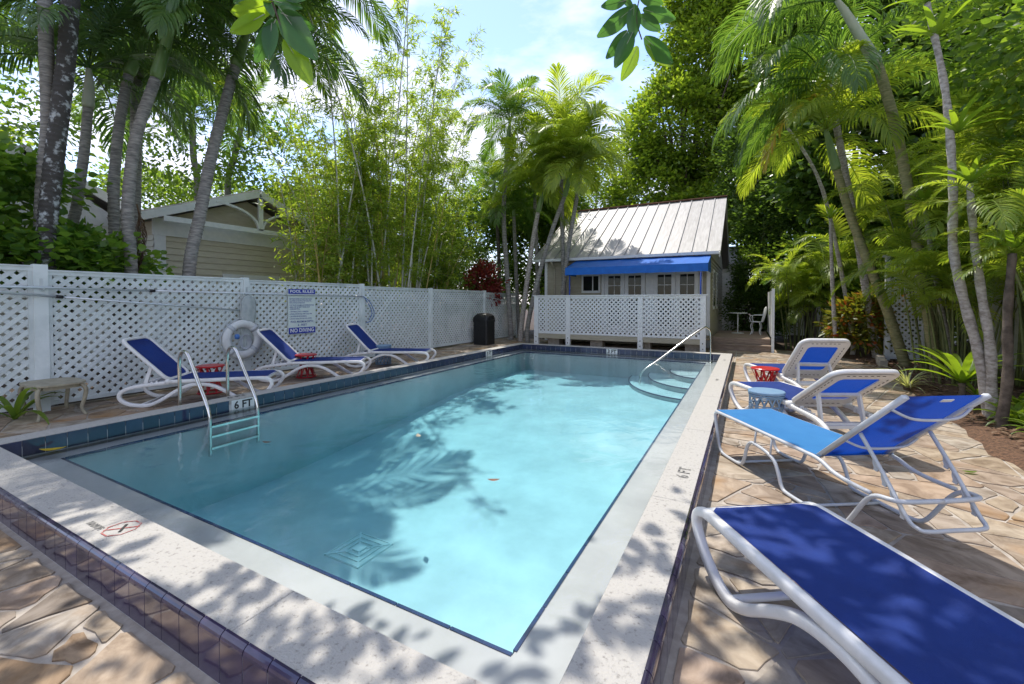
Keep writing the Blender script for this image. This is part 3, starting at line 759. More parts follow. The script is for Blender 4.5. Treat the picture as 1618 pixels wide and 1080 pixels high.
# telescopic poles on hooks
def hung_pole(a, b_, label, r_=.018):
    p = thing('telescopic_pole', label, 'pole', a)
    A, B = Vector(a), Vector(b_); mid = A.lerp(B, .42)
    MB().tube([A, mid], r_, 10).build('outer_tube', M['pole'], p, smooth=True)
    MB().tube([mid, B], r_ * .8, 10).build('inner_tube', M['pole'], p, smooth=True)
    MB().tube([mid - (B - A).normalized() * .05, mid + (B - A).normalized() * .02], r_ * 1.35, 10).build('clamp', M['black'], p, smooth=True)
hung_pole((FX + .10, 0.3, 1.70), (FX + .075, 7.72, 1.60), 'upper long aluminium pole hung level along the lattice fence')
hung_pole((FX + .13, 0.6, 1.72), (FX + .10, 4.75, 1.32), 'lower aluminium pole sloping down towards the lifebuoy on the fence')
for y, z in ((2.17, 1.64), (4.91, 1.60), (7.72, 1.57)):
    h = thing('pole_hook', {2.17: 'small metal hook on the wide fence post near the cream bench', 4.91: 'small metal hook on the fence post above the lifebuoy', 7.72: 'small metal hook on the fence post with the coiled blue rope'}[y], 'hook', (FX + .055, y, z), group='pole hooks on the fence')
    MB().box(FX + .055, FX + .062, y - .015, y + .015, z + .0, z + .16).build('back_plate', M['pole'], h)
    MB().tube(spline([(FX + .06, y, z + .03), (FX + .10, y, z - .005), (FX + .16, y, z - .005), (FX + .175, y, z + .05)], 5), .006, 8).build('hook_arm', M['pole'], h, smooth=True)
# coiled blue rope
m = MB(); m.tube(spline([(FX + .075, 7.75, 1.6), (FX + .08, 7.95, 1.48), (FX + .08, 8.1, 1.2), (FX + .08, 8.0, 1.0), (FX + .08, 7.82, .95)], 8), .009, 6)
m.tube(spline([(FX + .09, 7.75, 1.6), (FX + .09, 7.88, 1.45), (FX + .09, 8.02, 1.2), (FX + .09, 7.92, 1.02)], 8), .009, 6)
tag(m.build('hanging_rope', M['rope'], smooth=True), 'thin blue rope hanging in a loop from the fence post', 'rope')
# lifebuoy with cloth above
cyr, czr = 4.78, .78
lb = thing('lifebuoy', 'white ring lifebuoy with coiled pale rope leaning on the lattice fence', 'lifebuoy', (FX + .12, cyr, .4))
m = MB(); NR = 40
ringp = [(FX + .13, cyr + .29 * math.cos(2 * math.pi * k / NR), czr + .29 * math.sin(2 * math.pi * k / NR)) for k in range(NR)]
m.sweep(ringp, [(.075 * math.cos(R(30 * k)), .062 * math.sin(R(30 * k))) for k in range(12)], closed=True, up=(1, 0, 0))
m.build('ring', M['ring'], lb, smooth=True)
for k in range(4):
    a = R(45 + 90 * k); m = MB(); p0 = Vector((FX + .13, cyr + .29 * math.cos(a), czr + .29 * math.sin(a)))
    tg = Vector((0, -math.sin(a), math.cos(a)))
    m.sweep([p0 - tg * .035, p0 + tg * .035], [(.081 * math.cos(R(30 * q)), .068 * math.sin(R(30 * q))) for q in range(12)], up=(1, 0, 0)); m.build('grip_band', M['rope_pale'], lb, smooth=True)
m = MB(); m.tube([(FX + .135, cyr + .385 * math.cos(a) * (1 + .03 * math.cos(4 * a)), czr + .385 * math.sin(a) * (1 + .03 * math.cos(4 * a))) for a in np.linspace(0, 2 * math.pi, 48)[:-1]], .008, 6, closed=True); m.build('grab_line', M['rope_pale'], lb, smooth=True)
m = MB()
for q in range(5): m.tube([(FX + .12 + .006 * q, cyr + .05 + (.06 + .012 * q) * math.cos(a), czr - .05 + (.11 + .008 * q) * math.sin(a)) for a in np.linspace(0, 2 * math.pi, 24)[:-1]], .007, 6, closed=True)
m.build('rope_coil', M['rope_pale'], lb, smooth=True)
MB().lathe([(0, -.05), (.035, -.04), (.045, 0), (.035, .04), (0, .05)], 12, (FX + .19, cyr - .13, czr + .06)).build('float', M['rope'], lb, smooth=True)
m = MB(); pr = []
for i, (z, ry_, rx_) in enumerate(((1.60, .03, .02), (1.56, .10, .05), (1.48, .13, .06), (1.36, .125, .06), (1.24, .14, .055), (1.14, .12, .05), (1.06, .09, .04), (1.02, .05, .03))):
    for k in range(20):
        a = 2 * math.pi * k / 20; f = 1 + .16 * math.sin(5 * a + i * .7)
        m.v.append((FX + .12 + rx_ * math.cos(a) * f, 4.9 + ry_ * math.sin(a) * f, z))
m.f += [(i * 20 + k, i * 20 + (k + 1) % 20, (i + 1) * 20 + (k + 1) % 20, (i + 1) * 20 + k) for i in range(7) for k in range(20)]
tag(m.build('bunched_net', M['net'], smooth=True), 'bunched grey net bag hanging on the fence above the lifebuoy', 'net')
# rules sign
sg = thing('rules_sign', 'white and blue pool rules sign fixed to the lattice fence', 'sign', (FX + .06, 6.08, .78))
SY0, SY1, SZ0, SZ1 = 5.76, 6.41, .80, 1.75
MB().box(FX + .045, FX + .052, SY0, SY1, SZ0, SZ1).build('board', M['sign_face'], sg)
MB().box(FX + .0523, FX + .0545, SY0 + .008, SY1 - .008, SZ1 - .105, SZ1 - .005).build('header_band', M['sign_blue'], sg)
MB().box(FX + .0523, FX + .0545, SY0 + .008, SY1 - .008, SZ0 + .005, SZ0 + .135).build('footer_band', M['sign_blue'], sg)
def sign_text(t, z, size, mt, wd=None, bold=.001, x=FX + .0555, align='CENTER', y=None):
    put('lettering', text_mesh(t, size, mt, wd, bold, align), sg, loc=(x, y if y is not None else (SY0 + SY1) / 2, z), rot=(R(90), 0, R(90)))
sign_text('POOL RULES', SZ1 - .056, .085, M['white'], .56, .002)
sign_text('NO DIVING', SZ0 + .07, .115, M['white'], .56, .003)
for t, z, wd in (('1. NO FOOD OR BEVERAGES IN THE POOL OR', 1.615, .57), ('BOTTLED WATER IN PLASTIC BOTTLES IS', 1.535, .53), ('ALLOWED IN THE POOL WET AREA FOR', 1.495, .52), ('POOL PATRON HYDRATION.', 1.455, .36),
                 ('2. NO GLASS OR ANIMALS IN THE FENCED POOL', 1.405, .58), ('AREA OR 50 FEET FROM ANY', 1.365, .48), ('UNFENCED POOL.', 1.325, .24), ('3. BATHING LOAD:  8  PERSONS', 1.27, .44),
                 ('4. POOL HOURS: 8am AM TO 8pm PM', 1.22, .52), ('5. SHOWER BEFORE ENTERING.', 1.17, .40), ('6. DO NOT SWALLOW THE POOL WATER', 1.12, .52)):
    me = text_mesh(t, .036, M['ink_blue'], wd, .0006, 'LEFT')
    put('lettering', me, sg, loc=(FX + .0555, SY0 + .03, z), rot=(R(90), 0, R(90)))
sign_text('POOL MAXIMUM DEPTH:', 1.055, .062, M['ink_blue'], .54, .001)
sign_text('6  FEET', .985, .058, M['ink_blue'], .22, .001)

# ------------------------------------------------------------------ furniture
def mesh_of(m, name, mt, smooth=False): return m.mesh(name, mt, smooth)
PR = [(p[0], p[1]) for p in rrect(.05, .048, .012, 2)]
def lounger_parts(back_deg):
    """white resin lounger, foot end at x=0, head towards +x; list of (name, mesh, sub-part index)"""
    P = []; hw = .315; ang = R(back_deg); hx, hz = 1.30, .345
    for s in (-1, 1):
        y = s * hw
        path = [(1.28, y, .34), (1.52, y, .315), (1.74, y, .285), (1.87, y, .22), (1.88, y, .13), (1.78, y, .055), (1.62, y, .026), (1.50, y, .04), (1.36, y, .11), (1.20, y, .215), (1.04, y, .285), (.88, y, .295), (.72, y, .26), (.56, y, .17), (.42, y, .075), (.30, y, .026), (.20, y, .04), (.08, y, .11), (0.0, y, .20), (-.03, y, .265), (.0, y, .325), (.08, y, .350), (.22, y, .354), (.45, y, .353), (.9, y, .35), (1.28, y, .347)]
        m = MB(); m.sweep(spline(path, 4), PR, up=(0, 1, 0)); P.append(('side_frame', m.mesh('side_frame', M['resin'], True), None))
    for x_, z_, pr_ in ((.06, .345, PR), (1.24, .335, PR), (.30, .04, rrect(.04, .03, .008, 1)), (1.62, .04, rrect(.04, .03, .008, 1))): P.append(('cross_rail', MB().sweep([(x_, -hw, z_), (x_, hw, z_)], pr_).mesh('cross_rail', M['resin'], True), None))
    # seat sling, slightly sagging, rounded foot corners
    m = MB(); nxs, nys = 18, 8
    for i in range(nxs + 1):
        t = i / nxs; x = .035 + t * 1.225
        wd = hw - .018 - (.06 * (1 - min(1, t / .07)) ** 2)
        for j in range(nys + 1):
            u = j / nys * 2 - 1
            m.v.append((x, u * wd, .3785 - .022 * (1 - u * u) * math.sin(math.pi * min(1, t * 1.02)) - (.012 if i in (0,) else 0)))
    m.f += [(i * (nys + 1) + j, (i + 1) * (nys + 1) + j, (i + 1) * (nys + 1) + j + 1, i * (nys + 1) + j + 1) for i in range(nxs) for j in range(nys)]
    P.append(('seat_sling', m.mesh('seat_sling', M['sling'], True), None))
    # backrest in its own plane
    D = Vector((math.cos(ang), 0, math.sin(ang))); N = Vector((-math.sin(ang), 0, math.cos(ang))); O_ = Vector((hx, 0, hz))
    def bp(u, v, h): return O_ + D * u + Vector((0, v, 0)) + N * h
    LB, WB = .80, .68
    rim = [bp(.02 + LB / 2 + q[0], q[1], .018) for q in rrect(LB, WB - .05, .10, 5)]
    m = MB(); m.sweep(rim, rrect(.048, .042, .012, 2), closed=True, up=N); P.append(('back_frame', m.mesh('back_frame', M['resin'], True), None))
    bi = len(P) - 1
    # rear shell with a window
    o_ = rrect(LB - .03, WB - .08, .09, 5); i_ = rrect(LB - .27, WB - .28, .05, 5); m = MB(); n = len(o_); c0 = .02 + LB / 2
    for h in (-.008, .004):
        for q in o_: m.v.append(tuple(bp(c0 + q[0], q[1], h)))
        for q in i_: m.v.append(tuple(bp(c0 + .02 + q[0], q[1], h)))
    for k in range(n):
        l = (k + 1) % n
        m.f += [(k, l, n + l, n + k), (2 * n + k, 3 * n + k, 3 * n + l, 2 * n + l), (n + k, n + l, 3 * n + l, 3 * n + k)]
    P.append(('back_shell', m.mesh('back_shell', M['resin']), None)); si = len(P) - 1
    m = MB(); so = rrect(LB - .09, WB - .14, .07, 5); ns = len(so)
    for k in range(ns):
        if k % 1: continue
    per = []
    for k in range(ns):
        a, c = Vector(so[k] + (0,)), Vector(so[(k + 1) % ns] + (0,)); L = (c - a).length; q = int(L / .055) 
        for z in range(max(0, q)):
            p = a.lerp(c, (z + .5) / q); d = (c - a).normalized(); per.append((p, d))
    for p, d in per:
        m.obox(bp(c0 + p.x, p.y, -.0085), (D * d.x + Vector((0, d.y, 0))) * .014, (D * -d.y + Vector((0, d.x, 0))) * .004, N * .002)
    P.append(('slot_shade', m.mesh('slot_shade', M['dark']), si))  # thin dark boxes imitate the shade inside open slots; the shell is uncut
    m = MB(); sl = rrect(LB - .05, WB - .10, .085, 5)
    m.v += [tuple(bp(c0 + q[0], q[1], .022)) for q in sl] + [tuple(bp(c0 + .02 + q[0] * .5, q[1] * .5, .012)) for q in sl] + [tuple(bp(c0, 0, .009))]
    n = len(sl); m.f += [(k, (k + 1) % n, n + (k + 1) % n, n + k) for k in range(n)] + [(n + k, n + (k + 1) % n, 2 * n) for k in range(n)]
    P.append(('back_sling', m.mesh('back_sling', M['sling'], True), bi))
    # hinge knuckles
    for s in (-1, 1):
        m = MB(); m.lathe([(0, -.03), (.036, -.03), (.04, -.02), (.04, .02), (.036, .03), (0, .03)], 14)
        m.v = [(hx + x, s * (hw + .0) + z, hz + .005 + y) for x, y, z in m.v]; P.append(('hinge', m.mesh('hinge', M['resin'], True), None))
    # prop: two struts and a notched plate
    for s in (-1, 1):
        a = bp(.34, s * .21, -.015); c = Vector((1.62, s * .24, .30)) if back_deg > 40 else Vector((1.66, s * .22, .20))
        m = MB(); m.bar(a, c, .045, .024, up=(0, 1, 0)); P.append(('prop_strut', m.mesh('prop_strut', M['resin']), None))
    q = bp(.20, 0, -.02); m = MB()
    zc = .30 if back_deg > 40 else .20
    m.box(1.50, 1.66, -.27, .27, zc - .02, zc + .012); m.bar((1.60, -.25, zc), (1.60, .25, zc), .05, .06); m.bar(bp(.33, -.22, -.02), bp(.33, .22, -.02), .05, .03, up=N)
    for s in (-1, 1):
        for k in range(4): m.box(1.44 + .06 * k, 1.465 + .06 * k, s * .285 - .012, s * .285 + .012, .30, .365 - .01 * k)
    P.append(('prop_plate', m.mesh('prop_plate', M['resin']), None))
    return P
def place_lounger(parts, label, loc, deg):
    t = thing('sun_lounger', label, 'lounger', (loc[0], loc[1], 0.004), R(deg), 'blue and white resin sun loungers')
    objs = []
    for nm, me, sub in parts:
        objs.append(put(nm, me, t if sub is None else objs[sub], world=False))
        if nm == 'slot_shade': objs[-1]['kind'] = 'stuff'
    return t
LP50, LP42, LP30 = lounger_parts(46), lounger_parts(34), lounger_parts(32)
place_lounger(LP50, 'white resin lounger with blue sling next to the pool ladder', (-6.45, 4.22), -138)
place_lounger(LP50, 'white resin lounger with blue sling under the pool rules sign', (-6.53, 6.12), -144)
place_lounger(LP50, 'white resin lounger seen edge on beside the blue stool at the fence', (-6.33, 7.85), -156)
place_lounger(LP50, 'white resin lounger with upright back behind the red stool near the croton bush', (.28, 9.1), -68)
place_lounger(LP42, 'white resin lounger showing its slotted back, behind the blue lattice stool', (.10, 7.0), -62)
place_lounger(LP30, 'large white resin lounger with dark blue sling beside the 6 FT marking on the coping', (.04, 2.78), -56)

# sling lounger on a bent tube frame
ml = thing('tube_lounger', 'pale blue sling lounger on a grey bent tube frame with raised back', 'lounger', (-.02, 4.92, .004), R(-57))
def lp(nm, m, mt, smooth=True, par=None): return put(nm, m.mesh(nm, mt, smooth), par or ml, world=False)
hw = .285; r_ = .0145
for s in (-1, 1):
    y = s * hw
    g_ = [(.03, y, .395), (-.015, y, .37), (-.005, y, .30), (.05, y, .10), (.09, y, .035), (.16, y, .015), (.34, y, .015), (.42, y, .03), (.46, y, .09), (.50, y, .21), (.55, y, .262), (.62, y, .268), (.76, y, .25), (.85, y, .21), (.90, y, .13), (.94, y, .04), (1.0, y, .016), (1.2, y, .015), (1.42, y, .015), (1.50, y, .035), (1.56, y, .10), (1.67, y, .27), (1.74, y, .33), (1.82, s * (hw - .01), .345), (1.86, s * (hw - .06), .347), (1.87, 0, .347)]
    lp('leg_tube', MB().tube(spline(g_, 5), r_, 8), M['alu'])
    lp('seat_rail', MB().tube(spline([(.0, y, .398), (.3, y, .398), (1.1, y, .398), (1.30, y, .392), (1.42, y, .352), (1.55, y, .335), (1.70, y, .333)], 4), r_, 8), M['alu'])
    for x in (.60, .80): lp('strut', MB().tube([(x, y, .26 if x < .7 else .24), (x + .02, y, .39)], .009, 6), M['alu'])
lp('cross_bar', MB().tube([(.0, -hw, .398), (.0, hw, .398)], r_, 8), M['alu']); lp('cross_bar', MB().tube([(.34, -hw, .016), (.34, hw, .016)], .011, 8), M['alu']); lp('cross_bar', MB().tube([(1.2, -hw, .016), (1.2, hw, .016)], .011, 8), M['alu'])
m = MB(); nxs, nys = 14, 8
for i in range(nxs + 1):
    for j in range(nys + 1):
        t = i / nxs; u = j / nys * 2 - 1
        m.v.append((.005 + 1.30 * t, u * (hw - .004), .413 - .02 * (1 - u * u) * math.sin(math.pi * t)))
m.f += [(i * 9 + j, (i + 1) * 9 + j, (i + 1) * 9 + j + 1, i * 9 + j + 1) for i in range(nxs) for j in range(nys)]
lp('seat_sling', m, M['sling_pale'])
ba = R(42); D = Vector((math.cos(ba), 0, math.sin(ba))); N_ = Vector((-math.sin(ba), 0, math.cos(ba))); O_ = Vector((1.27, 0, .405)); bw = .255
def bp2(u, v, h=0): return O_ + D * u + Vector((0, v, 0)) + N_ * h
for s in (-1, 1): lp('back_rail', MB().sweep([bp2(-.02, s * bw), bp2(.82, s * bw)], rrect(.042, .028, .008, 2), up=N_), M['alu'])
lp('back_bow', MB().tube(spline([bp2(.70, -bw, -.015), bp2(.68, -bw * .5, -.07), bp2(.68, bw * .5, -.07), bp2(.70, bw, -.015)], 6), .009, 6), M['alu'])
lp('back_bow', MB().tube(spline([bp2(.28, -bw, -.015), bp2(.26, -bw * .5, -.06), bp2(.26, bw * .5, -.06), bp2(.28, bw, -.015)], 6), .009, 6), M['alu'])
m = MB()
for i in range(9):
    for j in range(9):
        t = i / 8; u = j / 8 * 2 - 1; p = bp2(.0 + .815 * t, u * (bw - .005), .006 - .025 * (1 - u * u) * math.sin(math.pi * t)); m.v.append(tuple(p))
m.f += [(i * 9 + j, (i + 1) * 9 + j, (i + 1) * 9 + j + 1, i * 9 + j + 1) for i in range(8) for j in range(8)]
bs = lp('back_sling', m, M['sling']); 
lp('maker_tag', MB().obox(bp2(.79, .02, -.012), D * .012, (0, .035, 0), N_ * .002), M['white'], False, bs)
sup = []
for s in (-1, 1):
    pass
sy = .225
lp('back_support', MB().tube(spline([bp2(.40, -sy - .015, -.02), bp2(.40, -sy - .015, -.02).lerp(Vector((1.90, -sy, .24)), .5), (1.87, -sy, .265), (1.92, -sy + .015, .225), (1.94, -sy + .06, .215), (1.94, 0, .215), (1.94, sy - .06, .215), (1.92, sy - .015, .225), (1.87, sy, .265), bp2(.40, sy + .015, -.02).lerp(Vector((1.90, sy, .24)), .5), bp2(.40, sy + .015, -.02)], 5), .012, 8), M['alu'])
for s in (-1, 1):
    a = bp2(.40, s * (sy + .015), -.02); c = Vector((1.90, s * sy, .24))
    for k in range(4):
        p = a.lerp(c, .38 + .17 * k); m = MB(); d = (c - a).normalized(); q = d.cross(Vector((0, 1, 0)))
        if q.x > 0: q = -q
        m.add([tuple(p + Vector((0, s_ * .006, 0)) + d * u + q * v) for s_ in (-1, 1) for u, v in ((-.045, .008), (.02, .008), (.03, .03), (.012, .045), (.0, .032), (-.02, .026))], [(0, 1, 2, 3, 4, 5), (11, 10, 9, 8, 7, 6)] + [(k2, 6 + k2, 6 + (k2 + 1) % 6, (k2 + 1) % 6) for k2 in range(6)])
        lp('notch', m, M['alu'], False)

# stools
def red_stool(loc, label, rz=0):
    t = thing('drum_stool', label, 'stool', (loc[0], loc[1], .004), rz, 'red hourglass stools')
    H_ = .45
    put('top', MB().lathe([(0, H_), (.19, H_), (.2, H_ - .008), (.2, H_ - .02), (.19, H_ - .026), (0, H_ - .026)], 28).mesh('top', M['red']), t, world=False)
    put('base_ring', MB().tube([(.175 * math.cos(a), .175 * math.sin(a), .014) for a in np.linspace(0, 2 * math.pi, 33)[:-1]], .014, 8, closed=True).mesh('base_ring', M['red'], True), t, world=False)
    put('waist_ring', MB().tube([(.105 * math.cos(a), .105 * math.sin(a), H_ * .5) for a in np.linspace(0, 2 * math.pi, 25)[:-1]], .012, 8, closed=True).mesh('waist_ring', M['red'], True), t, world=False)
    for k in range(9):
        a = 2 * math.pi * k / 9
        for tw in (-.34, .34):
            m = MB(); m.bar((.185 * math.cos(a), .185 * math.sin(a), H_ - .022), (.105 * math.cos(a + tw), .105 * math.sin(a + tw), H_ * .5), .020, .008, up=(math.cos(a), math.sin(a), 0)); m.bar((.105 * math.cos(a + tw), .105 * math.sin(a + tw), H_ * .5), (.172 * math.cos(a), .172 * math.sin(a), .02), .020, .008, up=(math.cos(a), math.sin(a), 0))
            put('stave', m.mesh('stave', M['red']), t, world=False)
red_stool((-7.66, 3.90), 'red hourglass metal stool behind the lounger at the pool ladder')
red_stool((-7.60, 5.60), 'red hourglass metal stool behind the lounger below the rules sign', .2)
red_stool(tuple(atz(1209, 581, .45))[:2], 'red hourglass metal stool standing in sunlight on the terrace beside two loungers', .4)
def blue_stool(loc, label, rz=0):
    t = thing('lattice_stool', label, 'stool', (loc[0], loc[1], .004), rz, 'blue grey lattice drum stools')
    H_ = .45; r0 = .178
    put('top', MB().lathe([(0, H_), (.185, H_), (.192, H_ - .008), (.192, H_ - .03), (.18, H_ - .036), (0, H_ - .036)], 32).mesh('top', M['bluegrey'], False), t, world=False)
    m = MB()
    for z in (.012, .40): put('hoop', MB().tube([(r0 * math.cos(a), r0 * math.sin(a), z) for a in np.linspace(0, 2 * math.pi, 37)[:-1]], .011, 6, closed=True).mesh('hoop', M['bluegrey'], True), t, world=False)
    pass
    m = MB(); n = 14
    for lv in range(4):
        z0, z1 = .02 + lv * .095, .115 + lv * .095
        for k in range(n):
            a0 = 2 * math.pi * (k + .5 * (lv % 2)) / n
            for s in (-1, 1):
                a1 = a0 + s * math.pi / n
                m.bar((r0 * math.cos(a0), r0 * math.sin(a0), z0), (r0 * math.cos(a1), r0 * math.sin(a1), z1), .014, .006, up=(math.cos(a0), math.sin(a0), 0))
            m.bar((r0 * math.cos(a0 - math.pi / n), r0 * math.sin(a0 - math.pi / n), z1 - .02), (r0 * math.cos(a0 + math.pi / n), r0 * math.sin(a0 + math.pi / n), z1 - .02), .012, .006, up=(math.cos(a0), math.sin(a0), 0))
    put('pierced_wall', m.mesh('pierced_wall', M['bluegrey']), t, world=False)['kind'] = 'stuff'
blue_stool((-7.60, 7.66), 'blue grey lattice drum stool behind the lounger against the fence')
blue_stool(tuple(atz(1211, 617, .45))[:2], 'blue grey lattice drum stool on the sunlit terrace beside the tube lounger', .3)

# small cream table with cabriole legs
tb = thing('cabriole_table', 'small worn cream side table with curved legs by the wide fence post', 'table', (-8.08, 2.17, .004))
zt = .44; cs = [(-7.72, 1.96), (-7.72, 2.38), (-8.28, 2.38), (-8.28, 1.96)]
poly = [(-8.0 + .36 * math.copysign(abs(math.cos(a)) ** .6, math.cos(a)), 2.17 + .27 * math.copysign(abs(math.sin(a)) ** .6, math.sin(a))) for a in np.linspace(0, 2 * math.pi, 33)[:-1]]
MB().prism(poly, zt - .022, zt).build('table_top', M['cream'], tb)
MB().prism([(-8.0 + (p[0] + 8.0) * .86, 2.17 + (p[1] - 2.17) * .86) for p in poly], zt - .07, zt - .0225).build('apron', M['cream'], tb)
for x, y in cs:
    dx, dy = (x + 8.0), (y - 2.17); L = math.hypot(dx, dy); dx /= L; dy /= L
    m = MB(); m.sweep(spline([(x - .03 * dx, y - .03 * dy, zt - .03), (x + .025 * dx, y + .025 * dy, zt - .10), (x + .01 * dx, y + .01 * dy, zt - .22), (x - .025 * dx, y - .025 * dy, zt - .34), (x + .0 * dx, y, .03), (x + .03 * dx, y + .03 * dy, .0)], 4), rrect(.04, .04, .01, 1), scales=list(np.linspace(1.15, .8, 21)))
    m.build('leg', M['cream'], tb, smooth=True)
# domed bin
tr = thing('domed_bin', 'black domed litter bin at the end of the lattice fence', 'bin', (-7.95, 12.75, 0))
MB().prism([(-7.95 + p[0], 12.75 + p[1]) for p in rrect(.56, .56, .06, 2)], -.02, .78).build('body', M['black'], tr)
MB().prism([(-7.95 + p[0], 12.75 + p[1]) for p in rrect(.60, .60, .07, 2)], .78, .84).build('lid_rim', M['black'], tr)
m = MB(); 
for i in range(7):
    a = R(90 * i / 6); 
    for q in rrect(.60, .60, .07, 2): m.v.append((-7.95 + q[0] * (.25 + .75 * math.cos(a)), 12.75 + q[1] * (.25 + .75 * math.cos(a)), .84 + .24 * math.sin(a)))
n = 12; m.f += [(i * n + k, i * n + (k + 1) % n, (i + 1) * n + (k + 1) % n, (i + 1) * n + k) for i in range(6) for k in range(n)] + [tuple(6 * n + k for k in range(n))]
m.build('dome', M['black'], tr, smooth=True)
MB().box(-7.66, -7.645, 12.60, 12.90, .86, .98).build('flap', M['dark'], tr)

# ------------------------------------------------------------------ cottage with awning
HX0, HX1, HY0, HY1 = -6.75, -1.05, 15.2, 23.0
hs = thing('pool_cottage', 'beige clapboard cottage with metal roof and blue awning behind the pool', 'house', (-3.9, 19, 0))
FZ = .40
def boards(parent, axis, a0, a1, c, sgn, z0, z1, pitch, mt, holes=(), name='clapboard'):
    """lapped boards along axis at plane c, facing sgn"""
    z = z0
    while z < z1 - .01:
        h = min(pitch, z1 - z); runs = [(a0, a1)]
        for h0, h1, w0, w1 in holes:
            if z + h > w0 + .005 and z < w1 - .005:
                nr = []
                for r0_, r1_ in runs:
                    if h1 <= r0_ or h0 >= r1_: nr.append((r0_, r1_)); continue
                    if h0 > r0_ + .02: nr.append((r0_, h0))
                    if h1 < r1_ - .02: nr.append((h1, r1_))
                runs = nr
        for r0_, r1_ in runs:
            m = MB(); t0, t1 = c + sgn * .036, c + sgn * .006; zz = z + h
            if axis == 'x': vs = [(r0_, c, z), (r1_, c, z), (r1_, c, zz), (r0_, c, zz), (r0_, t0, z), (r1_, t0, z), (r1_, t1, zz), (r0_, t1, zz)]
            else: vs = [(c, r0_, z), (c, r1_, z), (c, r1_, zz), (c, r0_, zz), (t0, r0_, z), (t0, r1_, z), (t1, r1_, zz), (t1, r0_, zz)]
            m.add(vs, [(0, 1, 2, 3), (4, 5, 6, 7), (0, 1, 5, 4), (1, 2, 6, 5), (2, 3, 7, 6), (3, 0, 4, 7)])
            m.build(name, mt, parent)
        z += pitch
# core walls behind the boards
cw = MB(); cw.box(HX0 + .02, HX1 - .02, HY0 + .02, HY1 - .02, -.03, 2.95)
cw.add([(HX0 + .03, HY0 + .03, 2.96), (HX0 + .03, HY1 - .03, 2.96), (HX0 + .03, 19.1, 5.25), (HX1 - .03, HY0 + .03, 2.96), (HX1 - .03, HY1 - .03, 2.96), (HX1 - .03, 19.1, 5.25)], [(0, 1, 2), (3, 5, 4), (0, 2, 5, 3), (1, 4, 5, 2)])
wall = cw.build('wall', M['siding'], hs)
DX0, DX1, DZ1 = -4.45, -1.35, 2.50
boards(wall, 'x', HX0, HX1, HY0 + .018, -1, .05, 2.95, .115, M['siding'], [(DX0 - .12, DX1 + .1, FZ, DZ1 + .14), (-5.30, -4.60, 1.78, 2.45)])
boards(wall, 'y', HY0, HY1, HX1 - .018, 1, .05, 2.95, .13, M['siding'], [(16.6, 17.5, 1.2, 2.6), (18.4, 19.3, 1.2, 2.6)])
for x0, x1, y0, y1 in ((HX1 - .09, HX1 + .012, HY0 - .02, HY0 + .02), (HX0 - .012, HX0 + .09, HY0 - .02, HY0 + .02)):
    MB().box(x0, x1, y0, y1, .0, 2.95).build('corner_board', M['white'], hs)
MB().box(HX1 + .0095, HX1 + .016, HY0 - .02, HY0 + .10, 0, 2.95).build('corner_board', M['white'], hs)
# gable boards above the eave
for k in range(17):
    z0 = 2.95 + .135 * k; z1 = z0 + .135; y0 = HY0 + (z0 - 2.95) * 1.68; y1 = HY1 - (z0 - 2.95) * 1.68
    if y1 - y0 > .2: MB().box(HX1 - .02, HX1 + .014, y0, y1, z0 + .002, z1).build('clapboard', M['siding'], wall)
# side windows
for y0, y1 in ((16.6, 17.5), (18.4, 19.3)):
    wn = MB().box(HX1 - .015, HX1 + .02, y0, y1, 1.2, 2.6).build('window', M['white'], hs)
    MB().box(HX1 + .0205, HX1 + .024, y0 + .10, y1 - .10, 1.3, 1.88).build('pane', M['glass'], wn); MB().box(HX1 + .0205, HX1 + .024, y0 + .10, y1 - .10, 1.94, 2.5).build('pane', M['glass'], wn)
# french doors: 4 leaves
MB().box(DX0 - .11, DX1 + .09, HY0 - .035, HY0 + .02, DZ1 + .02, DZ1 + .13).build('door_head', M['white'], hs)
for x in (DX0 - .11, (DX0 + DX1) / 2 - .13, DX1 - .005): MB().box(x, x + (.10 if x != (DX0 + DX1) / 2 - .13 else .26), HY0 - .033, HY0 + .02, FZ, DZ1 + .019).build('door_jamb', M['white'], hs)
lw = (DX1 - DX0 - .26 - .02) / 4
for k in range(4):
    x0 = DX0 + k * lw + (0 if k < 2 else .27); x1 = x0 + lw - .01
    dr = MB().box(x0, x0 + .13, HY0 - .025, HY0 + .015, FZ, DZ1).box(x1 - .13, x1, HY0 - .025, HY0 + .015, FZ, DZ1).box(x0 + .13, x1 - .13, HY0 - .025, HY0 + .015, DZ1 - .13, DZ1).box(x0 + .13, x1 - .13, HY0 - .025, HY0 + .015, FZ, FZ + .25).build('door', M['white'], hs)
    gx0, gx1, gz0, gz1 = x0 + .13, x1 - .13, FZ + .25, DZ1 - .13
    nz_ = 5; 
    for i in range(2):
        for j in range(nz_):
            MB().box(gx0 + (gx1 - gx0) * i / 2 + .008, gx0 + (gx1 - gx0) * (i + 1) / 2 - .008, HY0 - .008, HY0 - .004, gz0 + (gz1 - gz0) * j / nz_ + .008, gz0 + (gz1 - gz0) * (j + 1) / nz_ - .008).build('pane', M['glass'], dr)
    mm = MB().box((gx0 + gx1) / 2 - .01, (gx0 + gx1) / 2 + .01, HY0 - .022, HY0, gz0, gz1)
    for j in range(1, nz_): mm.box(gx0, gx1, HY0 - .0215, HY0 - .0005, gz0 + (gz1 - gz0) * j / nz_ - .01, gz0 + (gz1 - gz0) * j / nz_ + .01)
    mm.build('muntin', M['white'], dr)
    if k < 2: MB().box(gx0, gx0 + .13 if k == 0 else gx0 + .05, HY0 - .0035, HY0 + .014, gz0, gz1).build('curtain', M['curtain'], dr)
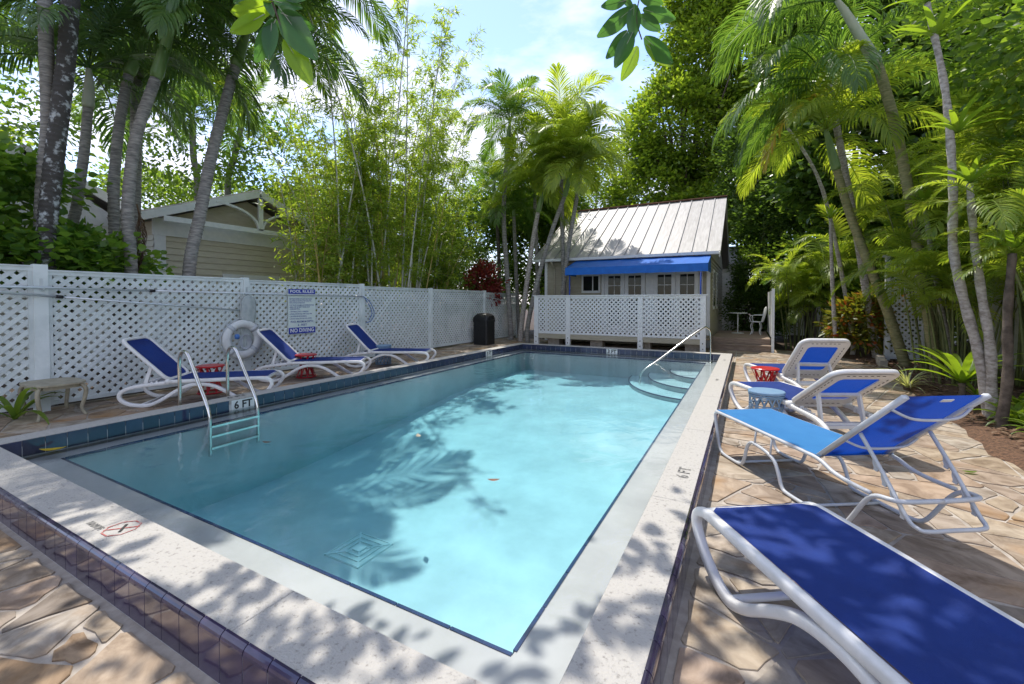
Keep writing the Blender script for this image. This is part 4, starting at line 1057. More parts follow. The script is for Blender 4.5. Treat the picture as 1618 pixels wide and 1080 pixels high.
# small high window with air conditioner
wn = MB().box(-5.30, -4.60, HY0 - .03, HY0 + .02, 1.78, 2.45).build('window', M['white'], hs)
MB().box(-5.23, -4.90, HY0 - .034, HY0 - .0305, 1.86, 2.38).build('pane', M['glass'], wn); MB().box(-4.86, -4.67, HY0 - .034, HY0 - .0305, 1.86, 2.38).build('pane', M['glass'], wn)
# roof: standing seam panels
EY, EZ, RY, RZ = 14.88, 3.02, 19.1, 5.56
RX0, RX1 = HX0 - .35, -.73
sl = Vector((0, RY - EY, RZ - EZ)); sl.normalize(); nrm = Vector((0, -sl.z, sl.y))
npan = 15; pw = (RX1 - RX0) / npan
for side in (0, 1):
    for k in range(npan):
        x0, x1 = RX0 + k * pw + .001, RX0 + (k + 1) * pw - .001; m = MB()
        a = Vector((0, EY, EZ)); c = Vector((0, RY, RZ))
        vs = [(x0, a.y, a.z), (x1, a.y, a.z), (x1, c.y, c.z), (x0, c.y, c.z)]
        top = [tuple(Vector(v) + nrm * .022) for v in vs]
        m.add(vs + top, [(3, 2, 1, 0), (4, 5, 6, 7), (0, 1, 5, 4), (1, 2, 6, 5), (2, 3, 7, 6), (3, 0, 4, 7)])
        p0 = Vector((x0 + .012, a.y, a.z)) + nrm * .04; p1 = Vector((x0 + .012, c.y, c.z)) + nrm * .04
        m.bar(p0, p1, .022, .045, up=nrm)
        if side: m.v = [(x, 2 * RY - y, z) for x, y, z in m.v]; m.f = [tuple(reversed(f)) for f in m.f]
        m.build('roof_panel', M['metal_roof'], hs)
MB().box(RX0 - .02, RX1 + .02, RY - .16, RY + .16, RZ + .005, RZ + .045).build('ridge_cap', M['rust'], hs)
for s in (-1, 1):
    m = MB(); a = Vector((RX1 - .03, RY + s * (RY - EY), EZ - .09)); c = Vector((RX1 - .03, RY, RZ - .09)); m.bar(a, c, .04, .16, up=(0, 0, 1)); m.build('barge_board', M['white'], hs)
# soffit, gutter, downspout
MB().box(RX0 + .05, RX1 - .05, EY + .02, HY0 - .02, 2.955, 2.975).build('soffit', M['white'], hs)
g_ = MB(); g_.sweep([(RX0 + .0, EY - .04, 2.985), (RX1 - .05, EY - .04, 2.985)], [(-.05, -.045), (.05, -.045), (.055, .045), (.045, .045), (.04, -.035), (-.04, -.035), (-.045, .045), (-.055, .045)]); g_.build('gutter', M['white'], hs)
MB().tube(spline([(-6.35, EY - .03, 2.93), (-6.35, EY + .02, 2.85), (-6.35, HY0 - .09, 2.72), (-6.35, HY0 - .06, 2.55), (-6.35, HY0 - .06, 1.5), (-6.35, HY0 - .06, .1)], 4), .04, 8).build('downspout', M['siding'], hs, smooth=True)
# awning
aw = thing('canvas_awning', 'bright blue canvas awning on thin posts over the cottage doors', 'awning', (-3.0, 13.9, 0))
AX0, AX1, AYB, AYF, AZB, AZF = -5.42, -1.0, 14.95, 13.85, 2.93, 2.60
cv = MB(); n = 16
for i in range(n + 1):
    x = AX0 + (AX1 - AX0) * i / n; sag = .012 * math.sin(i * 2.4)
    cv.v += [(x, AYB, AZB), (x, (AYB + AYF) / 2, (AZB + AZF) / 2 - .02 + sag), (x, AYF, AZF)]
cv.f += [(i * 3 + k, i * 3 + k + 1, i * 3 + 4 + k, i * 3 + 3 + k) for i in range(n) for k in range(2)]
top = cv.build('canopy', M['awning'], aw, smooth=True)
v = MB(); 
for i in range(n + 1):
    x = AX0 + (AX1 - AX0) * i / n; w_ = .006 * math.sin(i * 1.9)
    v.v += [(x, AYF - .001, AZF + .001), (x, AYF - .01 + w_, AZF - .24 + .004 * math.sin(i * 3))]
v.f += [(i * 2, i * 2 + 1, i * 2 + 3, i * 2 + 2) for i in range(n)]
v.build('valance', M['awning'], aw)
for x in (AX0, AX1):
    MB().add([(x, AYB, AZB), (x, AYF, AZF), (x, AYF - .005, AZF - .24), (x, AYB, AZF - .24)], [(0, 1, 2, 3)]).build('side_flap', M['awning'], aw)
for x in (AX0 + .14, AX1 - .20): MB().tube([(x, AYF + .06, -.02), (x, AYF + .06, AZF - .02)], .024, 8).build('post', M['blue_tube'], aw, smooth=True)
MB().tube([(AX0 + .02, AYF + .03, AZF - .03), (AX1 - .02, AYF + .03, AZF - .03)], .018, 8).build('front_bar', M['blue_tube'], aw, smooth=True)
MB().tube([(AX0 + .02, AYB - .02, AZB - .03), (AX1 - .02, AYB - .02, AZB - .03)], .018, 8).build('rear_bar', M['blue_tube'], aw, smooth=True)
# privacy screen
sc = thing('lattice_screen', 'white lattice privacy screen in front of the cottage doors', 'screen', (-3.4, 13.5, 0))
SY = 13.5; SX = [aty(848, 500, SY).x, aty(898, 500, SY).x, aty(1012, 500, SY).x, aty(1111, 500, SY).x]
STOP = aty(980, 465.5, SY).z; SB = .46
for x, pyb in zip(SX, (534.6, 544, 550.3, 556.6)):
    zb = max(-.02, aty(PCX, pyb, SY).z * 0 + (-.02))
    MB().box(x - .075, x + .075, SY - .05, SY + .05, zb, STOP - .03).build('screen_post', M['white'], sc)
    for zz in (.12, .28):
        m = MB(); m.lathe([(0, 0), (.016, 0), (.016, .012), (0, .012)], 8); m.v = [(x + a, SY - .051 - c, zz + b_) for a, b_, c in m.v]; m.build('bolt', M['dark'], sc)
MB().box(SX[0] - .12, SX[3] + .12, SY - .075, SY + .075, STOP - .029, STOP).build('cap_rail', M['white'], sc)
for i in range(3):
    x0, x1 = SX[i] + .076, SX[i + 1] - .076
    MB().box(x0, x1, SY - .03, SY + .03, STOP - .11, STOP - .03).build('panel_rail', M['white'], sc); MB().box(x0, x1, SY - .03, SY + .03, SB - .06, SB).build('panel_rail', M['white'], sc)
    MB().box(x0, x1, SY - .02, SY + .02, SB - .22, SB - .065).build('skirt_board', M['siding'], sc)
    lattice_panel(sc, (x0, SY, SB - .005), (1, 0, 0), x1 - x0, STOP - .1 - SB, .098, M['white'], .046, individual=False, normal=(0, -1, 0))
# porch floor behind the screen
pf = thing('cottage_porch', 'raised wooden porch floor under the awning behind the lattice screen', 'porch', (-3.5, 14.4, 0))
for k in range(11):
    y0 = 13.62 + k * .14; MB().box(SX[0], HX1 + .1, y0, y0 + .134, FZ - .03, FZ - .005).build('plank', M['deckwood'], pf)
for x in (-5.8, -4.3, -2.8, -1.4): MB().box(x - .2, x + .2, 13.75, 14.1, -.03, FZ - .0305).build('pier', M['grout'], pf)

# entry deck with two steps beside the cottage
dk = thing('entry_deck', 'weathered wooden deck with two steps beside the cottage', 'deck', (0.0, 15.5, 0))
X0, X1 = HX1 + .10, .62
for k in range(22):
    y0 = 15.0 + k * .165; MB().box(X0, X1, y0, y0 + .158, .33, .36).build('plank', M['deckwood'], dk)
MB().box(X0, X1, 14.97, 14.995, .19, .36).build('riser', M['deckwood'], dk)
MB().box(X0, X1 + .01, 14.62, 14.968, .155, .185).build('tread', M['deckwood'], dk); MB().box(X0, X1, 14.65, 14.67, 0, .154).build('riser', M['deckwood'], dk)
pn = thing('white_gate_panel', 'narrow white painted panel at the edge of the entry deck steps', 'panel', (.66, 15, 0))
MB().box(.63, .70, 14.62, 14.72, 0, 1.85).build('post', M['white'], pn); MB().box(.65, .69, 14.73, 18.0, .40, 1.80).build('board', M['white'], pn)
# bistro chair and table on the deck
def bistro(loc, rz):
    t = thing('bistro_chair', 'white ornate metal bistro chair on the entry deck', 'chair', loc, rz)
    put('seat', MB().lathe([(0, .44), (.2, .44), (.21, .43), (.2, .42), (0, .42)], 20).mesh('seat', M['white'], True), t, world=False)
    for k in range(4):
        a = R(45 + 90 * k); put('leg', MB().tube(spline([(.15 * math.cos(a), .15 * math.sin(a), .42), (.20 * math.cos(a), .20 * math.sin(a), .28), (.16 * math.cos(a), .16 * math.sin(a), .12), (.22 * math.cos(a), .22 * math.sin(a), 0)], 5), .013, 6).mesh('leg', M['white'], True), t, world=False)
    put('back_hoop', MB().tube(spline([(-.18, -.17, .43), (-.24, -.22, .68), (-.27, -.17, .86), (-.29, 0, .93), (-.27, .17, .86), (-.24, .22, .68), (-.18, .17, .43)], 6), .014, 6).mesh('back_hoop', M['white'], True), t, world=False)
    for y in (-.12, -.06, 0, .06, .12): put('back_bar', MB().tube([(-.19, y * .9, .43), (-.25, y, .68), (-.28, y * .8, .90)], .008, 6).mesh('back_bar', M['white'], True), t, world=False)
    for s in (-1, 1): put('arm', MB().tube(spline([(-.24, s * .22, .66), (-.05, s * .25, .66), (.12, s * .24, .64), (.16, s * .21, .55), (.12, s * .18, .44)], 5), .011, 6).mesh('arm', M['white'], True), t, world=False)
bistro((.28, 16.9, .36), R(170))
tt = thing('bistro_table', 'small white round metal table beside the bistro chair', 'table', (-.28, 17.3, .36))
MB().lathe([(0, .72), (.3, .72), (.3, .70), (0, .70)], 24, (-.28, 17.3, .36)).build('table_top', M['white'], tt)
MB().tube([(-.28, 17.3, .36), (-.28, 17.3, 1.07)], .02, 8).build('pedestal', M['white'], tt, smooth=True); MB().lathe([(0, .03), (.2, .01), (.2, 0), (0, 0)], 20, (-.28, 17.3, .36)).build('foot', M['white'], tt)
# pale rear wing with wall lamp
rw = thing('rear_cottage', 'pale rear cottage wall with lamp and lattice door beyond the deck', 'house', (-.6, 24.5, 0))
wl = MB().box(-2.6, .05, 24.0, 27, -.03, 3.3).build('wall', M['siding_white'], rw)
for k in range(22): MB().box(-2.6, .05, 23.975, 24.0, .1 + k * .145, .24 + k * .145).build('clapboard', M['siding_white'], wl)
m = MB(); m.add([(-2.9, 23.6, 3.25), (.4, 23.6, 3.25), (.4, 25.8, 4.3), (-2.9, 25.8, 4.3), (-2.9, 23.6, 3.32), (.4, 23.6, 3.32), (.4, 25.8, 4.37), (-2.9, 25.8, 4.37)], [(3, 2, 1, 0), (4, 5, 6, 7), (0, 1, 5, 4), (1, 2, 6, 5), (2, 3, 7, 6), (3, 0, 4, 7)]); m.build('roof', M['metal_roof'], rw)
MB().box(-.75, -.15, 23.95, 23.974, .36, 2.3).build('door', M['white'], rw)
MB().lathe([(0, 0), (.07, .02), (.09, .2), (.03, .3), (0, .3)], 10, (.0 - .05, 23.88, 1.95)).build('wall_lamp', M['black'], rw, smooth=True)

# ------------------------------------------------------------------ neighbour house behind the left fence
nb = thing('neighbour_house', 'beige clapboard house with white gable truss behind the lattice fence', 'house', (-14, 7.1, 0))
NX = -12.0; NY0, NY1 = 4.95, 9.25; EH = 3.35
wl = MB().box(-20, NX - .02, NY0 + .02, NY1 - .02, -.03, EH).build('wall', M['siding_cream'], nb)
MB().add([(NX - .03, NY0, EH), (NX - .03, NY1, EH), (NX - .03, 7.1, 4.2)], [(0, 1, 2)]).build('gable', M['siding_cream'], nb)
boards(wl, 'y', NY0, NY1, NX - .018, 1, .2, 3.02, .15, M['siding_cream'], [(6.42, 8.0, .5, 2.2)])
boards(wl, 'x', -15, NX - .02, NY0 + .018, -1, .2, 3.02, .15, M['siding_white'])
MB().box(NX - .02, NX + .03, NY0 - .03, NY1 + .03, 3.02, 3.42).build('frieze_board', M['white'], nb)
for y in (NY0, NY1 - .22): MB().box(NX - .02, NX + .032, y, y + .22, 0, 3.018).build('corner_board', M['white'], nb)
dw = MB().box(NX - .02, NX + .03, 6.42, 8.0, .5, 2.2).build('door_frame', M['white'], nb); MB().box(NX + .0305, NX + .045, 6.62, 7.8, .5, 2.02).build('door_panel', M['cream'], dw)
for s, y0 in ((1, 4.45), (-1, 9.75)):
    m = MB(); a = Vector((0, y0, 3.36)); c = Vector((0, 7.1, 4.40))
    for x0, x1 in ((-20, -11.45),):
        u = (c - a).normalized(); nn_ = Vector((0, -u.z, u.y)) if u.y > 0 else Vector((0, u.z, -u.y))
        vs = [Vector((x0, a.y, a.z)), Vector((x1, a.y, a.z)), Vector((x1, c.y, c.z)), Vector((x0, c.y, c.z))]
        m.add(vs + [p + nn_ * .06 for p in vs], [(3, 2, 1, 0), (4, 5, 6, 7), (0, 1, 5, 4), (1, 2, 6, 5), (2, 3, 7, 6), (3, 0, 4, 7)])
    m.build('roof_slope', M['metal_roof'], nb)
    m = MB(); m.bar((-11.43, a.y, a.z - .06), (-11.43, c.y, c.z - .06), .05, .17, up=(0, 0, 1)); m.build('barge_board', M['white'], nb)
MB().box(-11.46, -11.40, 7.04, 7.16, 3.36, 4.2).build('king_post', M['white'], nb)
for s in (-1, 1):
    m = MB(); m.sweep([(-11.43, 7.1 + s * (.06 + 1.05 * (1 - math.cos(R(90 * k / 10)))), 3.42 + .50 * math.sin(R(90 * k / 10))) for k in range(11)], rrect(.07, .06, .01, 1)); m.build('truss_arch', M['white'], nb)
MB().box(-11.46, -11.40, 4.9, 9.3, 3.28, 3.40).build('tie_beam', M['white'], nb)
# its second gable to the left
n2 = thing('neighbour_wing', 'white trimmed low gable wing behind the lichen patched palm trunk', 'house', (-14.5, 3.2, 0))
wl = MB().box(-20, -12.95, 1.6, 4.6, -.03, 3.2).build('wall', M['siding_white'], n2)
boards(wl, 'y', 1.6, 4.6, -12.96, 1, .2, 3.1, .15, M['siding_white'])
for s, y0 in ((1, 1.2), (-1, 5.3)):
    m = MB(); a = Vector((0, y0, 3.35)); c = Vector((0, 3.1, 4.55)); vs = [Vector((-20, a.y, a.z)), Vector((-12.7, a.y, a.z)), Vector((-12.7, c.y, c.z)), Vector((-20, c.y, c.z))]
    m.add(vs + [p + Vector((0, 0, .07)) for p in vs], [(3, 2, 1, 0), (4, 5, 6, 7), (0, 1, 5, 4), (1, 2, 6, 5), (2, 3, 7, 6), (3, 0, 4, 7)]); m.build('roof_slope', M['metal_roof'], n2)
    m = MB(); m.bar((-12.68, a.y, a.z - .05), (-12.68, c.y, c.z - .05), .05, .18, up=(0, 0, 1)); m.build('barge_board', M['white'], n2)
MB().add([(-12.93, 1.3, 3.2), (-12.93, 4.9, 3.2), (-12.93, 3.1, 4.5)], [(0, 1, 2)]).build('gable', M['white'], n2)

# ------------------------------------------------------------------ pale house along the right side
rh = thing('side_house', 'pale clapboard house wall behind the dracaenas and cane palms', 'house', (6, 8, 0))
BX = 4.35
wl = MB().box(BX + .02, 9, 2.0, 13.2, -.03, 4.2).build('wall', M['siding_white'], rh)
boards(wl, 'y', 2.0, 13.2, BX + .018, -1, .25, 4.2, .16, M['siding_white'], [(9.3, 10.5, 1.2, 2.9), (5.4, 6.6, 1.2, 2.9)])
MB().box(BX - .02, BX + .02, 2.0, 13.2, -.02, .245).build('foundation_board', M['grout'], rh)
for y0 in (9.3, 5.4):
    wn = MB().box(BX - .03, BX + .02, y0, y0 + 1.2, 1.2, 2.9).build('window', M['white'], rh)
    for z0, z1 in ((1.3, 2.02), (2.08, 2.8)): MB().box(BX - .036, BX - .0305, y0 + .1, y0 + 1.1, z0, z1).build('pane', M['glass'], wn)
MB().box(BX - .35, 9.2, 1.8, 13.4, 4.21, 4.30).build('eave', M['white'], rh)
# white lattice gate between the planting
lg = thing('lattice_gate', 'white lattice gate panel with capped post behind the leaning palm', 'gate', (3.6, 13.6, 0))
GY = 13.6; gx0 = aty(1402, 500, GY).x; gx1 = aty(1462, 500, GY).x
for x in (gx0, gx1): MB().box(x - .05, x + .05, GY - .05, GY + .05, -.03, 2.55).build('post', M['white'], lg)
MB().box(gx0 - .12, gx1 + .12, GY - .08, GY + .08, 2.551, 2.63).build('cap', M['white'], lg); MB().box(gx0, gx1, GY - .03, GY + .03, 2.3, 2.45).build('rail', M['white'], lg); MB().box(gx0, gx1, GY - .03, GY + .03, .1, .22).build('rail', M['white'], lg)
lattice_panel(lg, (gx0 + .05, GY, .2), (1, 0, 0), gx1 - gx0 - .1, 2.12, .09, M['white'], .045, individual=False, normal=(0, -1, 0))
# dim back house seen through the planting
bh = thing('back_house', 'dim white porch and glazed doors seen through the shrubs', 'house', (5, 23, 0))
MB().box(1.2, 12, 23, 28, -.03, 3.4).build('wall', M['siding_white'], bh)
for k in range(4):
    x = 3.0 + k * 1.3; dr = MB().box(x, x + 1.0, 22.95, 22.99, .2, 2.4).build('door', M['white'], bh)
    for i in range(2):
        for j in range(4): MB().box(x + .14 + i * .37, x + .48 + i * .37, 22.93, 22.949, .55 + j * .43, .94 + j * .43).build('pane', M['glass'], dr)
MB().box(.9, 12.3, 20.6, 23.2, 3.0, 3.12).build('porch_roof', M['metal_roof'], bh)
for x in (1.4, 3.9, 6.4): MB().box(x - .06, x + .06, 20.8, 20.92, -.03, 3.0).build('porch_post', M['white'], bh)

# ------------------------------------------------------------------ foliage builders
def unit(a): return a / (np.linalg.norm(a, axis=-1, keepdims=True) + 1e-9)
def leaves_arrays(C, D, Nn, L, W, fold=0.22, six=True, curl=0.12):
    """pointed leaves: base C, direction D, normal Nn, length L, half width W"""
    D = unit(D); S = unit(np.cross(D, Nn)); Nn = np.cross(S, D); L = L[:, None]; W = W[:, None]
    if six:
        V = np.stack([C, C + D * L * .32 + S * W + Nn * W * fold, C + D * L * .70 + S * W * .78 + Nn * (W * fold - L * curl * .4), C + D * L - Nn * L * curl,
                      C + D * L * .70 - S * W * .78 + Nn * (W * fold - L * curl * .4), C + D * L * .32 - S * W + Nn * W * fold], 1)
        n = len(C); b = np.arange(n)[:, None] * 6
        Q = np.concatenate([b + np.array([[0, 1, 2, 3]]), b + np.array([[0, 3, 4, 5]])])
    else:
        V = np.stack([C, C + D * L * .45 + S * W, C + D * L - Nn * L * curl, C + D * L * .45 - S * W], 1)
        n = len(C); b = np.arange(n)[:, None] * 4; Q = b + np.array([[0, 1, 2, 3]])
    return V.reshape(-1, 3), Q
def leaf_obj(name, C, D, Nn, L, W, mt, parent=None, **k):
    V, Q = leaves_arrays(C, D, Nn, L, W, **k)
    return put(name, np_mesh(name, V, quads=Q, mat=mt), parent)
def crown_points(blobs, per, clump_r, r, shell=0.55):
    """leaf bases grouped in clumps inside ellipsoids: blobs (centre, radii, clumps)"""
    C = []; D = []
    for c, rad, nc in blobs:
        u = unit(r.normal(size=(nc, 3))); rr = r.uniform(shell, 1.0, (nc, 1)) ** .6
        cc = np.array(c) + u * rr * np.array(rad)
        k = r.poisson(per, nc) + 3
        idx = np.repeat(np.arange(nc), k)
        off = r.normal(size=(len(idx), 3)) * clump_r * np.array([1, 1, .6]) * r.uniform(.6, 1.3, nc)[idx][:, None]
        C.append(cc[idx] + off); D.append(unit(off) * .8 + u[idx] * .5 + r.normal(size=off.shape) * .35 + np.array([0, 0, .15]))
    return np.concatenate(C), np.concatenate(D)
def tree(name, label, base, trunk_pts, r0, r1, blobs, per, clump_r, L, W, mt, seed, bark='bark', six=False, group=None, cat='tree', limbs=True, keep=None, ring=False, shell=.55):
    r = np.random.default_rng(seed)
    t = thing(name, label, cat, base, group=group)
    pts = spline(trunk_pts, 6); m = MB(); m.tube(pts, list(np.linspace(r0, r1, len(pts))), 9)
    top = Vector(trunk_pts[-1])
    if limbs:
        for c, rad, nc in blobs:
            c = Vector(c)
            for k in range(4):
                e = c + Vector(r.normal(size=3) * np.array(rad) * .45); s0 = pts[int(len(pts) * r.uniform(.55, .98))]
                mid = s0.lerp(e, .5) + Vector((0, 0, .25 * (e - s0).length * .3)); q = spline([s0, mid, e], 5)
                m.tube(q, list(np.linspace(r1 * .7, r1 * .15, len(q))), 6)
    m.build('trunk', M[bark], t, smooth=True)
    C, D = crown_points(blobs, per, clump_r, r, shell)
    if keep is not None:
        k = keep(C); C, D = C[k], D[k]
    Nn = r.normal(size=C.shape) * .6 + np.array([0, 0, 1])
    n = len(C)
    leaf_obj('crown', C, D, Nn, L * r.uniform(.7, 1.25, n), W * r.uniform(.75, 1.2, n), mt, t, six=six)
    return t

def frond_mesh(name, L, e0, curl, n, leaf, width, mt, seed, droop=.5, phi0=75, phi1=22, stalk=.14, lift=.25, twist=0.0):
    """pinnate frond growing from the origin along +x, first rising at e0 degrees and bending down by curl degrees"""
    r = random.Random(seed); m = MB()
    steps = 22; pts = [Vector((0, 0, 0))]; a = R(e0)
    for i in range(steps):
        t = i / steps; ang = a - R(curl) * (t ** 1.3)
        pts.append(pts[-1] + Vector((math.cos(ang), 0.02 * math.sin(t * 3 + seed), math.sin(ang))) * (L / steps))
    m.tube(pts, [.016 * L / 2 * (1 - .85 * i / steps) + .002 for i in range(steps + 1)], 4, caps=False)
    for i in range(n):
        t = stalk + (1 - stalk) * (i + .5) / n; f = t * steps; k = min(steps - 1, int(f)); p = pts[k].lerp(pts[k + 1], f - k)
        T = (pts[k + 1] - pts[k]).normalized(); U = Vector((-T.z, 0, T.x)); s = (t - stalk) / (1 - stalk)
        ll = leaf * (0.45 + .55 * math.sin(math.pi * min(1, .18 + s * .72))) * (1 - .45 * max(0, s - .75) / .25)
        for sg in (-1, 1):
            ph = R(phi0 + (phi1 - phi0) * s + r.uniform(-6, 6)); S = Vector((0, sg, 0)); li = lift + r.uniform(-.12, .12)
            d0 = (T * math.cos(ph) + (S + U * li).normalized() * math.sin(ph)).normalized()
            l = ll * r.uniform(.88, 1.1); p1 = p + d0 * l * .45; d1 = (d0 + Vector((0, 0, -droop * r.uniform(.6, 1.2)))).normalized(); p2 = p1 + d1 * l * .33; d2 = (d1 + Vector((0, 0, -droop * 1.2))).normalized(); p3 = p2 + d2 * l * .24
            wv = d0.cross(U if abs(d0.dot(U)) < .9 else T).normalized() * width * r.uniform(.85, 1.1)
            wv = (wv * math.cos(.5) + U * width * math.sin(.5) * sg) if False else wv
            m.add([p - wv * .35, p + wv * .35, p1 - wv, p1 + wv, p2 - wv * .7, p2 + wv * .7, p3], [(0, 1, 3, 2), (2, 3, 5, 4), (4, 5, 6)])
    return m.mesh(name, mt)
def frond_set(L, leaf, width, mt, n=46, seed=0, droop=.5):
    """from young and upright to old and hanging"""
    return [frond_mesh('frond', L * k, e, c, n, leaf, width, mt, seed + i, droop=droop * dk) for i, (k, e, c, dk) in enumerate(((.85, 78, 50, .5), (.95, 62, 75, .8), (1.0, 48, 95, 1.0), (1.0, 30, 95, 1.1), (.97, 10, 85, 1.2), (.9, -15, 65, 1.3)))]
FS = {'adonidia': frond_set(2.3, .62, .018, M['frond'], 54, 1, .55), 'dark': frond_set(2.5, .66, .018, M['frond_dark'], 56, 11, .7),
      'lime': frond_set(2.0, .55, .018, M['frond_yellow'], 48, 21, .45), 'big': frond_set(3.0, .85, .019, M['frond'], 66, 31, .9), 'bigy': frond_set(2.7, .75, .019, M['frond_yellow'], 56, 41, .7),
      'areca': frond_set(1.35, .42, .014, M['frond_yellow'], 34, 51, .4), 'arecag': frond_set(1.35, .42, .017, M['frond'], 34, 61, .4)}
OLD = frond_mesh('old_frond', 2.4, -20, 60, 46, .6, .022, M['frond_old'], 71, droop=1.0)
DEAD = frond_mesh('dead_frond', 1.5, -55, 35, 30, .5, .014, M['frond_dead'], 72, droop=1.5, phi0=40)
def rings(pts, r0, r1, pitch=.075, amp=.07):
    """dense path with ring shaped swellings"""
    P = []; q = spline(pts, 10); tot = 0; acc = [0]
    for a, b_ in zip(q, q[1:]): tot += (b_ - a).length; acc.append(tot)
    n = max(8, int(tot / pitch)); rad = []
    for i in range(n + 1):
        for sub, kk in ((0, 1 + amp), (.22, 1.0), (.5, .985), (.8, 1.0)):
            s = (i + sub) / (n + 1) * tot; k = max(0, min(len(acc) - 2, int(np.searchsorted(acc, s)) - 1)); f = (s - acc[k]) / max(1e-6, acc[k + 1] - acc[k])
            P.append(q[k].lerp(q[k + 1], min(1, max(0, f)))); rad.append((r0 + (r1 - r0) * s / tot) * kk)
    return P, rad
def palm(label, base, trunk, r0, r1, shaft, fronds, nf, bark, seed, group=None, shaft_mat='shaft', az=None, old=0, dead=0, scale=1.0, ages=None, name='palm_tree', lean=None):
    """trunk: points from the ground up; shaft: points of the green crownshaft ending at the crown"""
    r = random.Random(seed); t = thing(name, label, 'palm', base, group=group)
    P, rad = rings(trunk, r0, r1); MB().tube(P, rad, 11).build('trunk', M[bark], t, smooth=True)
    if shaft:
        q = spline([trunk[-1]] + list(shaft), 5); n = len(q)
        MB().tube(q, [r1 * (1.28 - .75 * (i / (n - 1)) ** 1.5) if i else r1 * 1.05 for i in range(n)], 11).build('crownshaft', M[shaft_mat], t, smooth=True)
    top = Vector(shaft[-1] if shaft else trunk[-1])
    for k in range(nf):
        a = (2.39996 * k + r.uniform(-.25, .25) + seed); age = k / max(1, nf - 1)
        if az is not None: a = R(az[0]) + (a % (2 * math.pi)) / (2 * math.pi) * R(az[1] - az[0])
        i = min(5, max(0, int(age * 5.2 + r.uniform(-.4, .4)))) if ages is None else r.choice(ages)
        sc = scale * r.uniform(.88, 1.1)
        put('frond', fronds[i], t, loc=top + Vector((0, 0, r.uniform(-.05, .03))), rot=(R(r.uniform(-14, 14)), 0, a), scale=(sc, sc, sc))
    for k in range(old): put('old_frond', OLD, t, loc=top - Vector((0, 0, .05)), rot=(0, 0, 2.4 * k + seed))
    for k in range(dead): put('dead_frond', DEAD, t, loc=top - Vector((0, 0, .15)), rot=(0, 0, 1.7 * k + seed * 1.3))
    return t
def pxs(pts, X=None, Y=None): return [atx(a, b_, X) if X is not None else aty(a, b_, Y) for a, b_ in pts]
def grounded(p): return [Vector((p[0].x, p[0].y, -.05))] + list(p)

# ------------------------------------------------------------------ palms behind the left fence
G = 'palms behind the lattice fence'
p = grounded(pxs([(66, 412), (68, 300), (76, 200), (74, 100), (71, 0), (72, -60)], -9.2)) + [Vector((-9.0, 3.4, 7.9)), Vector((-8.7, 4.3, 8.6))]
palm('tall grey ringed palm leaning against the dark trunked palm at the fence', p[0], p, .09, .08, [p[-1] + Vector((.2, .3, .4)), p[-1] + Vector((.3, .5, .6))], FS['adonidia'], 22, 'trunk_grey', 1, G, scale=1.1)
p = grounded(pxs([(72, 412), (78, 320), (92, 200), (105, 90), (112, 0), (117, -40)], -9.0)) + [Vector((-8.9, 4.4, 7.6)), Vector((-8.7, 6.0, 8.3))]
palm('dark trunked palm with white lichen patches above the cream table', p[0], p, .115, .10, [p[-1] + Vector((.15, .3, .3)), p[-1] + Vector((.2, .5, .45))], FS['dark'], 22, 'trunk_lichen', 2, G, scale=1.1)
p = grounded(pxs([(110, 398), (122, 320), (134, 230), (139, 170)], -10.2))
palm('slim palm with pale shaft in front of the low white gable', p[0], p, .085, .07, pxs([(141, 135), (140, 108)], -10.2), FS['dark'], 16, 'trunk_grey', 3, G, 'shaft_pale', scale=.9)
p = grounded(pxs([(182, 405), (180, 300), (188, 200), (203, 118)], -9.9))
palm('palm with short green shaft beside the corner board of the gable house', p[0], p, .09, .075, pxs([(222, 75), (236, 38)], -9.9), FS['adonidia'], 18, 'trunk_grey', 4, G)
p = grounded(pxs([(207, 418), (202, 330), (214, 220), (246, 124)], -9.0))
t5 = palm('leaning palm with long green shaft and a dead frond hanging low', p[0], p, .09, .08, pxs([(262, 70), (280, 5)], -9.0), FS['adonidia'], 18, 'trunk_grey', 5, G, scale=1.1)
dd = atx(216, 322, -9.15); put('dead_frond', DEAD, t5, loc=dd, rot=(0, R(22), R(60)), scale=(.8, .8, .8)); put('dead_frond', DEAD, t5, loc=dd, rot=(0, R(25), R(100)), scale=(.75, .75, .75))
p = grounded(pxs([(299, 432), (316, 340), (338, 230), (372, 105)], -9.1))
palm('strongly leaning grey palm crossing in front of the beige gable house', p[0], p, .11, .09, pxs([(382, 75), (392, 45)], -9.1), FS['dark'], 22, 'trunk_grey', 6, G, scale=1.15)
for i, (pts, lb, sd_) in enumerate((([(214, 300), (206, 220), (201, 165)], 'distant slim palm rising behind the white roof of the gable wing', 7), ([(360, 300), (370, 250), (381, 200)], 'distant slim palm rising behind the beige gable roof ridge', 8), ([(312, 300), (306, 250), (304, 205)], 'distant slim palm between the two neighbouring roofs', 9))):
    p = grounded(pxs(pts, -17.5)); palm(lb, p[0], p, .12, .10, [p[-1] + Vector((0, 0, .5))], FS['adonidia'], 12, 'trunk_grey', sd_, 'distant palms')
for i, (x, y, h, lb) in enumerate(((-11.2, 4.2, 6.6, 'palm standing close to the beige gable wall corner'), (-11.4, 1.4, 5.4, 'short palm between the fence and the low gable wing'))):
    palm(lb, (x, y, 0), [(x, y, -.05), (x + .1, y + .05, h * .5), (x + .25, y + .1, h)], .12, .095, [(x + .28, y + .1, h + .5), (x + .3, y + .1, h + .8)], FS[('dark', 'adonidia', 'dark', 'lime')[i]], 17, 'trunk_grey', 60 + i, 'palms between fence and neighbour')
